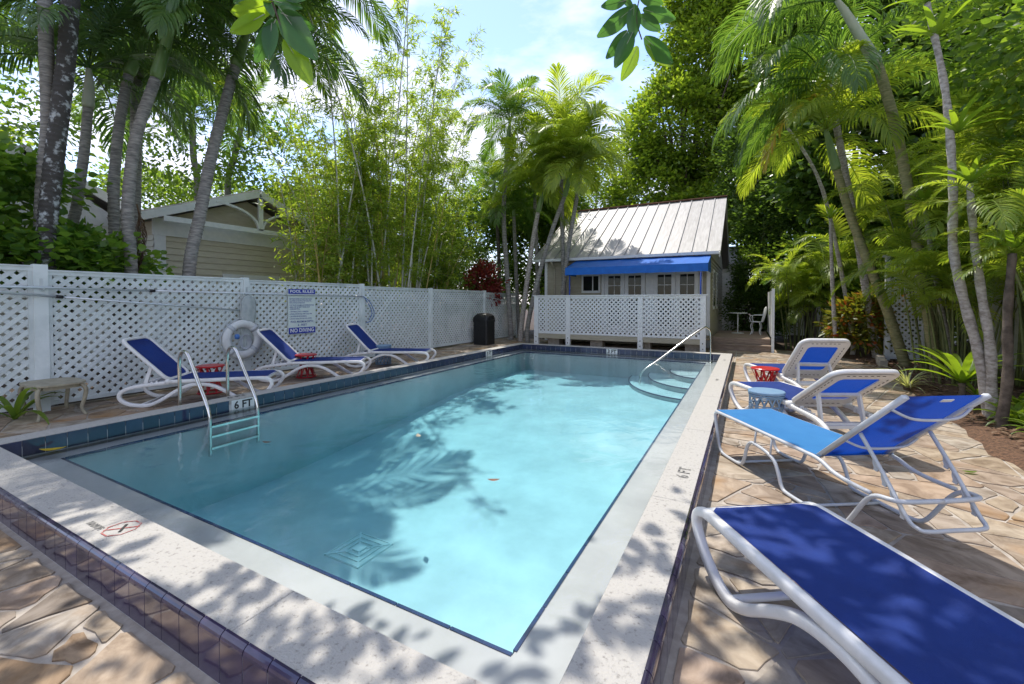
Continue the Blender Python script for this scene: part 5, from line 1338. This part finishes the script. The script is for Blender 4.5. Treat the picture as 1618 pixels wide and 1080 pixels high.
# ------------------------------------------------------------------ palms by the cottage
p = grounded(pxs([(807, 520), (801, 430), (796, 340), (800, 250)], Y=14.7))
palm('tallest slim palm at the downspout corner of the cottage', p[0], p, .10, .08, pxs([(803, 215), (806, 190)], Y=14.7), FS['adonidia'], 19, 'trunk_grey', 10, 'palms by the cottage', scale=.95, dead=2)
p = grounded(pxs([(823, 522), (832, 450), (842, 380), (850, 335)], Y=14.3))
palm('middle palm of the cottage clump with yellow green fronds', p[0], p, .10, .075, pxs([(858, 305), (866, 275)], Y=14.3), FS['lime'], 20, 'trunk_pale', 11, 'palms by the cottage', scale=1.15)
p = grounded(pxs([(834, 514), (850, 440), (872, 365), (892, 310)], Y=14.0))
palm('palm of the cottage clump leaning over the metal roof', p[0], p, .085, .07, pxs([(900, 280), (906, 250)], Y=14.0), FS['lime'], 19, 'trunk_grey', 12, 'palms by the cottage', scale=1.1)
p = grounded(pxs([(790, 470), (787, 380), (782, 310)], Y=16.5))
palm('dim palm behind the cottage clump next to the bamboo', p[0], p, .09, .07, pxs([(780, 285)], Y=16.5), FS['adonidia'], 12, 'trunk_dark', 13, 'palms by the cottage', scale=.9)
for px, py, Y, lb, ty, sd_ in ((918, 262, 14.5, 'bushy palm crown against the shaded end of the cottage roof', 'lime', 17), (845, 300, 15.6, 'low bushy palm behind the cottage clump', 'bigy', 18), (885, 205, 14.6, 'yellow green palm rising behind the cottage clump', 'bigy', 19), (812, 330, 16.0, 'short palm filling the corner between bamboo and cottage', 'adonidia', 20)):
    c_ = aty(px, py, Y); p = [Vector((c_.x + (-.9 if px > 900 else .2), Y + .1, -.05)), Vector((c_.x + (-.5 if px > 900 else .1), Y, c_.z * .5)), Vector((c_.x, Y, c_.z - .3))]
    palm(lb, p[0], p, .085, .07, [c_], FS[ty], 17, 'trunk_grey', sd_, 'palms by the cottage')
# ------------------------------------------------------------------ palms on the right
p = grounded(pxs([(1432, 582), (1402, 490), (1368, 405), (1342, 335), (1322, 268)], Y=12.6))
palm('leaning palm with green ringed trunk at the edge of the planting bed', p[0], p, .105, .08, pxs([(1313, 235), (1305, 205)], Y=12.6), FS['bigy'], 14, 'trunk_green', 14, 'palms on the right', 'shaft', scale=.95)
p = grounded(pxs([(1480, 590), (1455, 420), (1435, 300), (1417, 210), (1402, 152), (1386, 100)], Y=11.2))
palm('tall curved palm with pale swollen shaft and long hanging fronds', p[0], p, .09, .085, pxs([(1362, 62), (1338, 22), (1322, 0)], Y=11.2), FS['big'], 9, 'trunk_green', 15, 'palms on the right', 'shaft_pale', ages=[2, 3, 4, 5, 5])
rp_ = bpy.data.objects[-1] if False else None
crown1 = aty(1322, 0, 11.2)
hang = thing('palm_tree', 'palm with long fronds hanging towards the cottage roof', 'palm', (crown1.x - 1.2, 13.0, 0), group='palms on the right')
hb = Vector((crown1.x - 1.1, 13.0, 0)); ht = Vector((crown1.x - 1.5, 12.6, 6.9))
P_, rd_ = rings([Vector((2.9, 14.0, -.05)), Vector((2.4, 13.6, 3)), Vector((1.9, 13.0, 5.4)), Vector((1.65, 12.7, 6.6))], .085, .07); MB().tube(P_, rd_, 10).build('trunk', M['trunk_pale'], hang, smooth=True)
for k, (a, i) in enumerate(((185, 4), (215, 4), (160, 5), (240, 3), (275, 4), (130, 3), (200, 5), (60, 2), (330, 2), (20, 3))): put('frond', FS['big'][i], hang, loc=(1.62, 12.68, 6.65), rot=(0, 0, R(a)), scale=(1, 1, 1))
put('old_frond', OLD, hang, loc=(1.62, 12.68, 6.5), rot=(0, R(8), R(205)))

# ------------------------------------------------------------------ bamboo
def bamboo(label, X, ybase, n, seed, hmin, hmax, leaf_n, lean=0.0, pale=.5, leanx=0.0):
    r = np.random.default_rng(seed); t = thing('bamboo_clump', label, 'bamboo', (X, float(np.mean(ybase)), 0), group='bamboo behind the fence')
    C = []; D = []
    for k in range(n):
        y0 = r.uniform(*ybase); x0 = X + r.uniform(-.5, .6); h = r.uniform(hmin, hmax); lx, ly = r.normal(leanx, .07), r.normal(lean, .11)
        p = [Vector((x0 + lx * h * s + .25 * lx * h * s ** 3, y0 + ly * h * s + .9 * ly * h * s ** 3, h * s * (1 - .05 * s) - .05)) for s in np.linspace(0, 1, 13)]
        is_p = r.uniform() < pale; r0 = r.uniform(.028, .042) if is_p else r.uniform(.014, .026)
        q = []; rd = []
        for i in range(len(p) - 1):
            for f, kk in ((0, 1.16), (.07, .97), (.5, .95), (.93, .97)): q.append(p[i].lerp(p[i + 1], f)); rd.append(r0 * (1 - .75 * (i + f) / 12) * kk)
        MB().tube(q, rd, 6).build('culm', M['culm_pale'] if is_p else M['culm'], t, smooth=True)
        tw = MB()
        for i in range(4, 13):
            for b_ in range(3):
                o = p[i] if i < 13 else p[-1]; a = r.uniform(0, 2 * math.pi); l = r.uniform(.35, 1.0) * (1.0 - .03 * i)
                d = Vector((math.cos(a), math.sin(a), r.uniform(.1, .9))).normalized(); e = o + d * l + Vector((0, 0, -.12 * l)); md = o.lerp(e, .5) + Vector((0, 0, .07))
                tw.tube([o, md, e], [.006, .004, .002], 3, caps=False)
                m_ = leaf_n
                for z in range(m_):
                    s = r.uniform(.3, 1.05); c = o.lerp(e, s); C.append(c + Vector(r.normal(0, .05, 3))); D.append(d * .55 + Vector(r.normal(0, .55, 3)) + Vector((0, 0, -.45)))
        tw.build('twigs', M['culm'], t, kind='stuff')
    C = np.array(C); D = np.array(D); n_ = len(C)
    leaf_obj('foliage', C, D, r.normal(size=C.shape), r.uniform(.13, .25, n_), r.uniform(.012, .020, n_), M['bamboo_leaf'], t, six=False)['kind'] = 'stuff'
bamboo('sparse bamboo clump with bare twigs in front of the beige gable', -9.7, (6.9, 8.0), 11, 1, 4.0, 5.8, 11, .05)
bamboo('dense golden bamboo clump beside the beige house', -9.9, (7.8, 9.6), 27, 2, 5.2, 8.6, 28, .03)
bamboo('tallest bamboo clump with pale grey culms behind the fence', -9.6, (9.6, 10.9), 24, 3, 6.2, 11.2, 30, .07, leanx=.09)
bamboo('green leafy bamboo clump next to the dark evergreen tree', -9.9, (11.0, 12.6), 18, 4, 4.6, 8.0, 28, .06, leanx=.07)

# ------------------------------------------------------------------ trees
tree('evergreen_tree', 'dense dark evergreen tree between the bamboo and the cottage palms', (-10.6, 13.4, 0), [(-10.6, 13.4, -.05), (-10.6, 13.4, 1.5), (-10.5, 13.5, 3)], .12, .07, [((-10.2, 12.6, 1.9), (1.3, 1.5, 1.5), 90), ((-10.6, 13.8, 3.6), (1.3, 1.5, 1.5), 80), ((-9.7, 14.4, 2.2), (1.0, 1.1, 1.6), 70)], 42, .2, .11, .034, M['leaf_dark'], 21)
tree('lime_tree', 'big lime green tree rising behind the cottage roof', (-3.5, 27, 0), [(-3.5, 27, -.05), (-3.6, 27, 3), (-3.2, 27, 6)], .35, .2, [((-4.6, 26, 7.4), (2.7, 2.2, 2.6), 180), ((-3.4, 26, 11.0), (2.9, 2.2, 3.0), 260), ((.4, 25.5, 7.4), (2.6, 2.0, 2.8), 200), ((-1.5, 26.5, 14.8), (3.0, 2.2, 3.2), 270), ((-2.0, 25, 6.0), (3.6, 1.4, 1.5), 170), ((1.4, 27, 11.2), (2.4, 2, 3.0), 170), ((-1.8, 26.5, 18.6), (2.6, 2, 2.4), 150)], 75, .30, .24, .07, M['leaf_lime'], 22)
tree('background_tree', 'yellow green tree closing the view behind the bamboo', (-15.5, 15, 0), [(-15.5, 15, -.05), (-15.5, 15, 2.5), (-15.2, 15, 4.5)], .22, .1, [((-14.5, 14, 4.0), (2.0, 2.2, 2.6), 180), ((-15, 17.5, 4.6), (2.2, 2.4, 3.0), 180), ((-16, 11.5, 4.0), (1.6, 1.8, 2.4), 120)], 50, .3, .19, .055, M['leaf_lime'], 36)
tree('background_tree', 'open crowned tree seen between the grey palm trunks', (-18, 6.2, 0), [(-18, 6.2, -.05), (-18, 6.2, 3), (-17.6, 6.2, 5.5)], .2, .1, [((-17, 3.4, 7.4), (1.8, 2.2, 2.2), 70), ((-17, 8.0, 7.8), (1.8, 2.4, 2.4), 90), ((-17.5, 12.0, 7.0), (1.8, 2.2, 2.4), 80)], 34, .36, .2, .05, M['leaf_mid'], 37, limbs=False)
tree('feathery_tree', 'pale feathery tree against the sky behind the cottage palms', (-9.0, 27, 0), [(-9, 27, -.05), (-9, 27, 3.5), (-8.6, 27, 6)], .2, .09, [((-9.6, 27, 8.0), (2.4, 2, 3.0), 150), ((-7.0, 27, 8.8), (2.0, 1.8, 3.0), 140)], 44, .40, .2, .045, M['leaf_lime'], 23)
tree('background_tree', 'mid green tree filling the gap behind the cottage palms', (-9.5, 21, 0), [(-9.5, 21, -.05), (-9.5, 21, 2), (-9.3, 21, 4)], .2, .1, [((-9.0, 20, 4.0), (2.6, 1.6, 3.0), 230), ((-8.2, 19.8, 6.0), (1.4, 1.3, 1.8), 150), ((-12.0, 19, 3.6), (2.4, 1.8, 3.2), 220), ((-10.5, 18.5, 6.2), (2.0, 1.6, 1.8), 130)], 52, .28, .18, .055, M['leaf_mid'], 24)
tree('background_tree', 'bushy tree standing behind the beige gable roof', (-23, 12, 0), [(-23, 12, -.05), (-23, 12, 2), (-22.5, 12, 4)], .25, .12, [((-22, 12.5, 5.4), (2.4, 3.0, 1.9), 150), ((-22, 9.0, 5.2), (2.0, 2.4, 1.8), 110), ((-21, 16, 5.2), (2.0, 2.6, 2.2), 120)], 46, .3, .18, .055, M['leaf_mid'], 25)
tree('background_tree', 'leafy lime green tree beyond the low gable wing', (-20, 1.5, 0), [(-20, 1.5, -.05), (-20, 1.5, 2.5), (-19.6, 1.5, 4)], .2, .1, [((-19, 2.6, 5.6), (2.0, 2.2, 1.6), 100), ((-18, .4, 4.4), (2.2, 2.2, 2.2), 110)], 44, .3, .18, .055, M['leaf_lime'], 26)
tree('shade_tree', 'dark broadleaf tree behind the leaning ringed palms', (5.5, 19.5, 0), [(5.5, 19.5, -.05), (5.4, 19.3, 4), (5.0, 19, 8)], .32, .16, [((3.4, 18, 6.4), (2.6, 1.6, 2.4), 200), ((6.6, 17.6, 7.6), (2.6, 1.8, 2.8), 210), ((3.4, 18.6, 10.6), (3.2, 2.0, 3.0), 230), ((8.4, 16.5, 5.0), (2.4, 1.8, 2.8), 180), ((7.6, 17.6, 11.4), (3, 2.2, 3.2), 210), ((5.0, 18.4, 3.8), (2.4, 1.2, 1.8), 130), ((10.5, 15, 8.5), (2.4, 2, 4.0), 160)], 56, .32, .24, .085, M['leaf_dark'], 27, six=True)
tree('shade_tree', 'dark overhanging tree at the gap beside the cottage gable', (2.4, 22, 0), [(2.4, 22, -.05), (2.2, 21.8, 2.5), (1.8, 21.6, 5)], .26, .12, [((1.3, 21.4, 4.6), (1.7, 1.2, 2.0), 170), ((2.6, 20.4, 3.4), (1.7, 1.0, 1.9), 150), ((.6, 22.6, 7.4), (1.9, 1.4, 2.4), 170)], 58, .28, .17, .055, M['leaf_dark'], 28)
tree('shrub', 'dark overgrown shrub at the back of the entry deck', (-.1, 20.4, 0), [(-.1, 20.4, -.05), (-.1, 20.4, .6), (0, 20.4, 1.2)], .1, .05, [((.1, 20.2, 1.2), (.85, .7, 1.2), 150), ((.35, 20.2, 2.6), (.8, .6, 1.3), 130), ((.9, 20.0, 1.6), (.7, .6, 1.5), 120)], 52, .17, .11, .034, M['leaf_dark'], 29, cat='shrub')
tree('broadleaf_tree', 'glossy broadleaf tree overhanging the pale house wall', (4.0, 8.2, 0), [(3.9, 8.2, -.05), (3.9, 8.1, 1.8), (3.8, 8.0, 3.4), (3.7, 7.9, 4.6)], .07, .04, [((3.9, 7.6, 5.0), (1.3, 1.6, 1.3), 90), ((4.3, 7.2, 3.4), (.9, 1.2, .9), 55), ((4.6, 9.0, 4.6), (1.2, 1.4, 1.6), 70), ((3.6, 9.4, 5.9), (1.4, 1.4, 1.1), 60)], 30, .2, .13, .045, M['leaf_mid'], 30, bark='trunk_pale', six=True)
tree('croton_bush', 'croton bush with yellow and red leaves beside the terrace', (2.75, 14.3, 0), [(2.75, 14.3, -.05), (2.75, 14.3, .3), (2.75, 14.3, .7)], .04, .025, [((2.6, 14.2, .95), (.75, .6, .65), 80), ((3.0, 14.3, 1.35), (.6, .5, .5), 50)], 22, .13, .17, .035, M['leaf_croton'], 31, cat='shrub', six=True)
tree('red_croton', 'red leaved croton in front of the bamboo by the cottage', (-8.9, 14.2, 0), [(-8.9, 14.2, -.05), (-8.9, 14.2, .8), (-8.9, 14.2, 1.5)], .04, .025, [((-8.9, 14.2, 2.1), (.55, .55, .8), 60)], 22, .14, .18, .04, M['leaf_red'], 32, cat='shrub', six=True)
tree('round_leaf_shrub', 'round leaved shrub spilling over the lattice fence below the palms', (-9.6, 1.2, 0), [(-9.6, 1.2, -.05), (-9.5, 1.2, 1), (-9.5, 1.4, 2)], .06, .035, [((-9.5, 1.0, 2.4), (.7, 1.4, .8), 130), ((-9.8, 1.5, 3.35), (.6, 1.5, .4), 90), ((-9.4, 2.7, 2.1), (.5, 1.1, .45), 80), ((-9.8, .3, 1.6), (.6, 1.2, .9), 60)], 26, .18, .13, .058, M['leaf_round'], 33, cat='shrub', six=True)
tree('ficus_shrub', 'low dark shrub under the bamboo behind the fence', (-9.6, 8.9, 0), [(-9.6, 8.9, -.05), (-9.6, 8.9, .5), (-9.6, 8.9, 1.0)], .05, .03, [((-9.7, 9.2, 1.1), (.4, 1.8, .9), 90), ((-9.7, 12.6, 1.2), (.4, 1.4, .9), 60)], 32, .18, .1, .03, M['leaf_dark'], 34, cat='shrub')
tree('hedge_shrub', 'green shrubs growing at the foot of the leaning palms', (3.9, 15.2, 0), [(3.9, 15.2, -.05), (3.9, 15.2, .6), (3.9, 15.2, 1.2)], .05, .03, [((3.6, 15.6, 1.6), (1.4, .6, 1.3), 90), ((5.2, 14.6, 2.2), (1.2, .7, 1.8), 80), ((2.2, 17.5, 2.6), (1.1, .7, 1.2), 70)], 36, .24, .17, .045, M['leaf_mid'], 35, cat='shrub', six=True)

# ------------------------------------------------------------------ cane palms
def cane_palm(label, base, n, seed, h, fronds, spread=.35, lean=.25, scale=1.0, stem='stem_green'):
    r = random.Random(seed); t = thing('cane_palm', label, 'palm', base, group='cane palm clumps')
    B = Vector(base)
    for k in range(n):
        a = r.uniform(0, 2 * math.pi); b0 = B + Vector((math.cos(a), math.sin(a), 0)) * r.uniform(0, spread); hh = h * r.uniform(.55, 1.1)
        tip = b0 + Vector((math.cos(a) * lean * hh * r.uniform(.3, 1.3), math.sin(a) * lean * hh * r.uniform(.3, 1.3), hh)); md = b0.lerp(tip, .5) + Vector((0, 0, .08 * hh))
        P_, rd = rings([b0 - Vector((0, 0, .05)), md, tip], r.uniform(.014, .024), .010, .14, .14)
        MB().tube(P_, rd, 6).build('cane', M[stem], t, smooth=True)
        for q in range(4):
            put('frond', fronds[r.choice((0, 1, 1, 2, 2, 3, 4))], t, loc=tip - Vector((0, 0, .06 * q)), rot=(R(r.uniform(-10, 10)), 0, a + q * 1.7 + r.uniform(-.6, .6)), scale=(scale * r.uniform(.75, 1.1),) * 3)
cane_palm('cane palm clump with many slim stems against the pale house wall', (3.3, 10.3, .05), 20, 1, 2.4, FS['areca'], .45, .22, .8)
cane_palm('cane palm clump beside the pale dracaena stems', (3.35, 7.2, .05), 12, 2, 2.5, FS['areca'], .3, .22, .75)
cane_palm('feathery cane palm clump behind the white panel of the entry deck', (1.35, 16.2, 0), 18, 3, 2.3, FS['areca'], .5, .16, .85)
cane_palm('cane palm clump in front of the lattice gate', (3.7, 12.2, .05), 16, 4, 2.9, FS['arecag'], .45, .2, .9)
cane_palm('young cane palm in the shade of the overhanging tree', (2.3, 18.6, 0), 12, 5, 2.6, FS['arecag'], .5, .2, 1.0)
cane_palm('tall feathery cane palm behind the spider plant', (3.3, 11.6, .05), 14, 7, 3.6, FS['areca'], .4, .2, 1.0)
cane_palm('arching cane palm between the croton bush and the shady porch', (2.6, 16.4, 0), 14, 8, 3.4, FS['areca'], .5, .2, 1.1)
cane_palm('tall pale green cane palm beside the pale house corner', (4.0, 10.6, .05), 13, 9, 4.6, FS['areca'], .35, .14, 1.1)
cane_palm('slim cane palm reaching past the dracaena stems', (3.8, 8.9, .05), 11, 10, 3.6, FS['areca'], .3, .16, .95)
cane_palm('tall cane palm reaching up between the leaning palms', (4.2, 13.4, 0), 12, 6, 4.4, FS['areca'], .5, .2, 1.1)

# ------------------------------------------------------------------ dracaenas and strap plants
def rosette(parent, at, n, L, W, mt, seed, up=.5, name='leaf', droop=.6):
    r = random.Random(seed)
    for k in range(n):
        a = 2.39996 * k + r.uniform(-.2, .2); s = k / n; el = up * (1 - s) * 1.3 + .15; l = L * r.uniform(.75, 1.1); m = MB(); st = 7; wd = W * r.uniform(.8, 1.1)
        d = Vector((math.cos(a), math.sin(a), 0)); sd_ = Vector((-math.sin(a), math.cos(a), 0)); p = Vector(at); ang = math.atan(el * 2.2)
        for i in range(st + 1):
            t = i / st; w_ = wd * (math.sin(math.pi * (.16 + .84 * t)) ** .7 if t < 1 else .02) * .5; nn_ = Vector((-d.x * math.sin(ang), -d.y * math.sin(ang), math.cos(ang)))
            m.v += [tuple(p - sd_ * w_ + nn_ * w_ * .35), tuple(p), tuple(p + sd_ * w_ + nn_ * w_ * .35)]
            p = p + (d * math.cos(ang) + Vector((0, 0, math.sin(ang)))) * (l / st); ang -= droop * (.35 + t) / st * 2.2
        m.f += [(3 * i + j, 3 * i + 1 + j, 3 * i + 4 + j, 3 * i + 3 + j) for i in range(st) for j in (0, 1)]
        m.build(name, mt, parent, smooth=True)
def dracaena(label, paths, heads, bark, L, W, n, seed):
    t = thing('dracaena', label, 'dracaena', (paths[0][0][0], paths[0][0][1], 0), group='dracaenas in the bed')
    for pts, r0, r1 in [(q, a, c) for (q, a, c) in zip(paths, [.062] * 9, [.035] * 9)]:
        P_ = spline(pts, 6); MB().tube(P_, [r0 + (r1 - r0) * i / (len(P_) - 1) + .004 * math.sin(i * 1.7) for i in range(len(P_))], 9).build('stem', M[bark], t, smooth=True)
    for i, h in enumerate(heads): rosette(t, h, n, L, W, M['leaf_corn'], seed + i)
a_ = grounded(pxs([(1562, 655), (1547, 560), (1522, 470), (1506, 390), (1506, 300), (1500, 200), (1490, 120), (1465, 5)], Y=7.6)); b2 = grounded(pxs([(1566, 680), (1566, 560), (1552, 470), (1540, 380), (1532, 290)], Y=7.5))
dracaena('tall dracaena with pale rough stems in front of the pale house', [a_, b2], [a_[-1], b2[-1], aty(1512, 210, 7.6), aty(1478, 60, 7.6)], 'trunk_pale', .55, .07, 14, 100)
c_ = grounded(pxs([(1578, 690), (1592, 600), (1592, 500), (1600, 400)], Y=7.0))
dracaena('slim dark stemmed dracaena close to the pale house wall', [c_], [c_[-1]], 'bark', .5, .06, 12, 110)
d_ = grounded(pxs([(1522, 650), (1520, 605)], Y=8.4))
dracaena('low bright green dracaena with broad arching leaves on the mulch', [d_], [d_[-1]], 'bark', .85, .10, 20, 120)
e2 = grounded(pxs([(1320, 540), (1315, 440), (1312, 345)], Y=13.8)); f2 = grounded(pxs([(1500, 560), (1478, 440), (1462, 330)], Y=10.8))
dracaena('slim dracaena with a drooping tuft in front of the shady porch', [e2], [e2[-1]], 'trunk_pale', .55, .07, 14, 130)
dracaena('dracaena with bright tufted head over the cane palms', [f2], [f2[-1]], 'trunk_pale', .6, .085, 16, 140)
g2 = grounded(pxs([(1345, 520), (1300, 300), (1240, 195)], Y=14.5)); dracaena('leaning dracaena with lime tuft below the long hanging fronds', [g2], [g2[-1]], 'trunk_pale', .55, .08, 16, 150)
def strap_plant(label, base, n, L, W, mt, seed, name='strap_plant'):
    t = thing(name, label, 'plant', base); rosette(t, base, n, L, W, mt, seed, up=.75, droop=1.0)
q = atz(1418, 612, .06); strap_plant('striped spider plant at the foot of the leaning palm', (q.x + .15, q.y + .1, .05), 46, .60, .022, M['leaf_stripe'], 5)
strap_plant('small strap leaved plant growing behind the cream table', (-8.12, 1.85, .0), 9, .75, .07, M['leaf_mid'], 6)
strap_plant('low green seedling beside the mulch edge', (2.75, 5.9, .06), 22, .32, .02, M['leaf_mid'], 7)
strap_plant('young broad leaved plant at the base of the dracaena stems', (2.75, 7.25, .06), 12, .5, .07, M['leaf_corn'], 8)
strap_plant('fern like plant in the bed behind the tube lounger', (2.7, 6.6, .06), 30, .4, .03, M['leaf_mid'], 9)
ub = thing('utility_box', 'small pale utility box on a stake among the low plants of the mulch bed', 'box', (2.72, 6.35, .05))
MB().box(2.66, 2.78, 6.30, 6.40, .22, .42).build('case', M['marker'], ub); MB().box(2.705, 2.735, 6.335, 6.365, -.05, .2195).build('stake', M['pole'], ub); MB().box(2.668, 2.772, 6.294, 6.2995, .24, .40).build('cover', M['white'], ub)
rr_ = random.Random(17)
for k in range(11):
    y = 4.6 + .42 * k; x = 2.55 + .35 * rr_.random() + .04 * k; t = thing('low_plant', 'low tufted green plant rooted in the brown mulch', 'plant', (x, y, .05), group='low plants along the mulch bed'); rosette(t, (x, y, .06), 13, .30 + .2 * rr_.random(), .035 + .03 * rr_.random(), M[('leaf_mid', 'leaf_corn', 'leaf_mid')[k % 3]], 200 + k, up=.8, droop=.9)
# low edging stones of the bed
r = random.Random(9)
for k in range(7):
    x = 2.62 + .035 * k; y = 12.2 + .21 * k; m = MB()
    m.obox((x, y, .11), (.055 + .02 * r.random(), 0, 0), (0, .10, 0), (0, 0, .085)); tag(m.build('edging_block', M['grout']), 'pale stone block edging the bed before the croton bush', 'stone', 'edging blocks of the bed')
# leaf litter on the mulch
r = np.random.default_rng(4); n = 1500; C = np.stack([r.uniform(2.35, 4.2, n), r.uniform(4.0, 13.5, n), r.uniform(.075, .095, n)], 1)
tag(leaf_obj('leaf_litter', C, np.concatenate([r.normal(size=(n, 2)), np.zeros((n, 1))], 1), np.tile([0, 0, 1.0], (n, 1)) + r.normal(size=(n, 3)) * .25, r.uniform(.05, .12, n), r.uniform(.012, .03, n), M['frond_dead']), 'brown leaf litter scattered on the mulch', 'leaf litter', kind='stuff')

# ------------------------------------------------------------------ rubber tree overhead
def out_of_frame(C):
    k = np.ones(len(C), bool)
    for i, c in enumerate(C):
        p_ = project(c)
        if p_ and -40 < p_[0] < 1660 and p_[1] > -14: k[i] = False
    return k
rt = tree('rubber_tree', 'rubber tree reaching over the pool with big glossy hanging leaves', (-4.6, -2.2, 0), [(-4.6, -2.2, -.05), (-4.5, -2.0, 2), (-4.0, -1.0, 4.2), (-3.2, .6, 5.6)], .2, .1,
     [((-3.0, 2.1, 5.3), (1.0, .55, .5), 34), ((-1.6, 3.3, 5.7), (1.0, 1.3, .5), 40), ((-.75, 2.5, 5.5), (1.2, 1.3, .5), 78), ((-3.9, 1.4, 5.6), (1.1, .7, .5), 20), ((-1.2, 4.6, 6.4), (.5, .7, .4), 12), ((-5.4, 2.0, 5.7), (1.4, .7, .5), 44), ((-6.8, 1.2, 5.8), (1.2, .8, .5), 26)], 13, .22, .17, .045, M['leaf_rubber'], 40, six=True, keep=out_of_frame, shell=.1)
def big_leaf(px0, py0, px1, py1, dist, wd, mt, roll):
    """one leaf whose base and tip lie where the twig hangs; dist: metres in front of the camera"""
    def at(px, py, d_): 
        v_ = ray(px, py); f = -v_.x * math.sin(YAW) + v_.y * math.cos(YAW); return Vector((v_.x, v_.y, v_.z)) * (d_ / f) + Vector((0, 0, CAM_H))
    a = at(px0, py0, dist); c = at(px1, py1, dist + roll * .12); d = c - a; l = d.length; d.normalize()
    back = (Vector((0, 0, CAM_H)) - a).normalized(); s = d.cross(back).normalized(); up_ = s.cross(d); s = (s * math.cos(roll) + up_ * math.sin(roll)).normalized(); nn_ = s.cross(d)
    m = MB(); st = 9; wd *= .82
    for i in range(st + 1):
        t = i / st; w_ = wd * l * (math.sin(math.pi * (.03 + .94 * t)) ** .75) * (1.05 - .15 * t); p_ = a + d * l * t - nn_ * .10 * l * (t - .5) ** 2
        m.v += [tuple(p_ - s * w_ + nn_ * w_ * .28), tuple(p_ - s * w_ * .5 + nn_ * w_ * .10), tuple(p_), tuple(p_ + s * w_ * .5 + nn_ * w_ * .10), tuple(p_ + s * w_ + nn_ * w_ * .28)]
    m.f += [(5 * i + j, 5 * i + 1 + j, 5 * i + 6 + j, 5 * i + 5 + j) for i in range(st) for j in range(4)]
    lf = m.build('leaf', mt, rt, smooth=True)
    MB().tube([a, a.lerp(c, .5) + nn_ * .0 + Vector((0, 0, 0)) - nn_ * .004, c - d * .02 * l - nn_ * .02 * l], [.0028, .002, .001], 5).build('midrib', M['shaft_pale'], lf, smooth=True)
def twig(pts, dist):
    q = []
    for px, py in pts:
        v_ = ray(px, py); f = -v_.x * math.sin(YAW) + v_.y * math.cos(YAW); q.append(Vector((v_.x, v_.y, v_.z)) * (dist / f) + Vector((0, 0, CAM_H)))
    MB().tube(spline(q, 5), .006, 6).build('twig', M['bark'], rt, smooth=True)
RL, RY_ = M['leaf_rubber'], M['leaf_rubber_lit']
d1 = 2.7
twig([(400, -60), (425, -10), (440, 30), (452, 62)], d1)
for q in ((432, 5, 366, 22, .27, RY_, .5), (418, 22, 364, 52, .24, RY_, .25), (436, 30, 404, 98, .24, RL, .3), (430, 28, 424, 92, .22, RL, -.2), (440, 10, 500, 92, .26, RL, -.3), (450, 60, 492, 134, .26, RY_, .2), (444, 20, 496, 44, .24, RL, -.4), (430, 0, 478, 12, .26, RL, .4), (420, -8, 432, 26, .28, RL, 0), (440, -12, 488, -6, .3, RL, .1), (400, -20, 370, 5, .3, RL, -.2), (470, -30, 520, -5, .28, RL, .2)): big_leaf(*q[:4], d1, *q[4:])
d2 = 4.2
twig([(1030, -60), (1012, -10), (1006, 30), (1014, 62)], d2)
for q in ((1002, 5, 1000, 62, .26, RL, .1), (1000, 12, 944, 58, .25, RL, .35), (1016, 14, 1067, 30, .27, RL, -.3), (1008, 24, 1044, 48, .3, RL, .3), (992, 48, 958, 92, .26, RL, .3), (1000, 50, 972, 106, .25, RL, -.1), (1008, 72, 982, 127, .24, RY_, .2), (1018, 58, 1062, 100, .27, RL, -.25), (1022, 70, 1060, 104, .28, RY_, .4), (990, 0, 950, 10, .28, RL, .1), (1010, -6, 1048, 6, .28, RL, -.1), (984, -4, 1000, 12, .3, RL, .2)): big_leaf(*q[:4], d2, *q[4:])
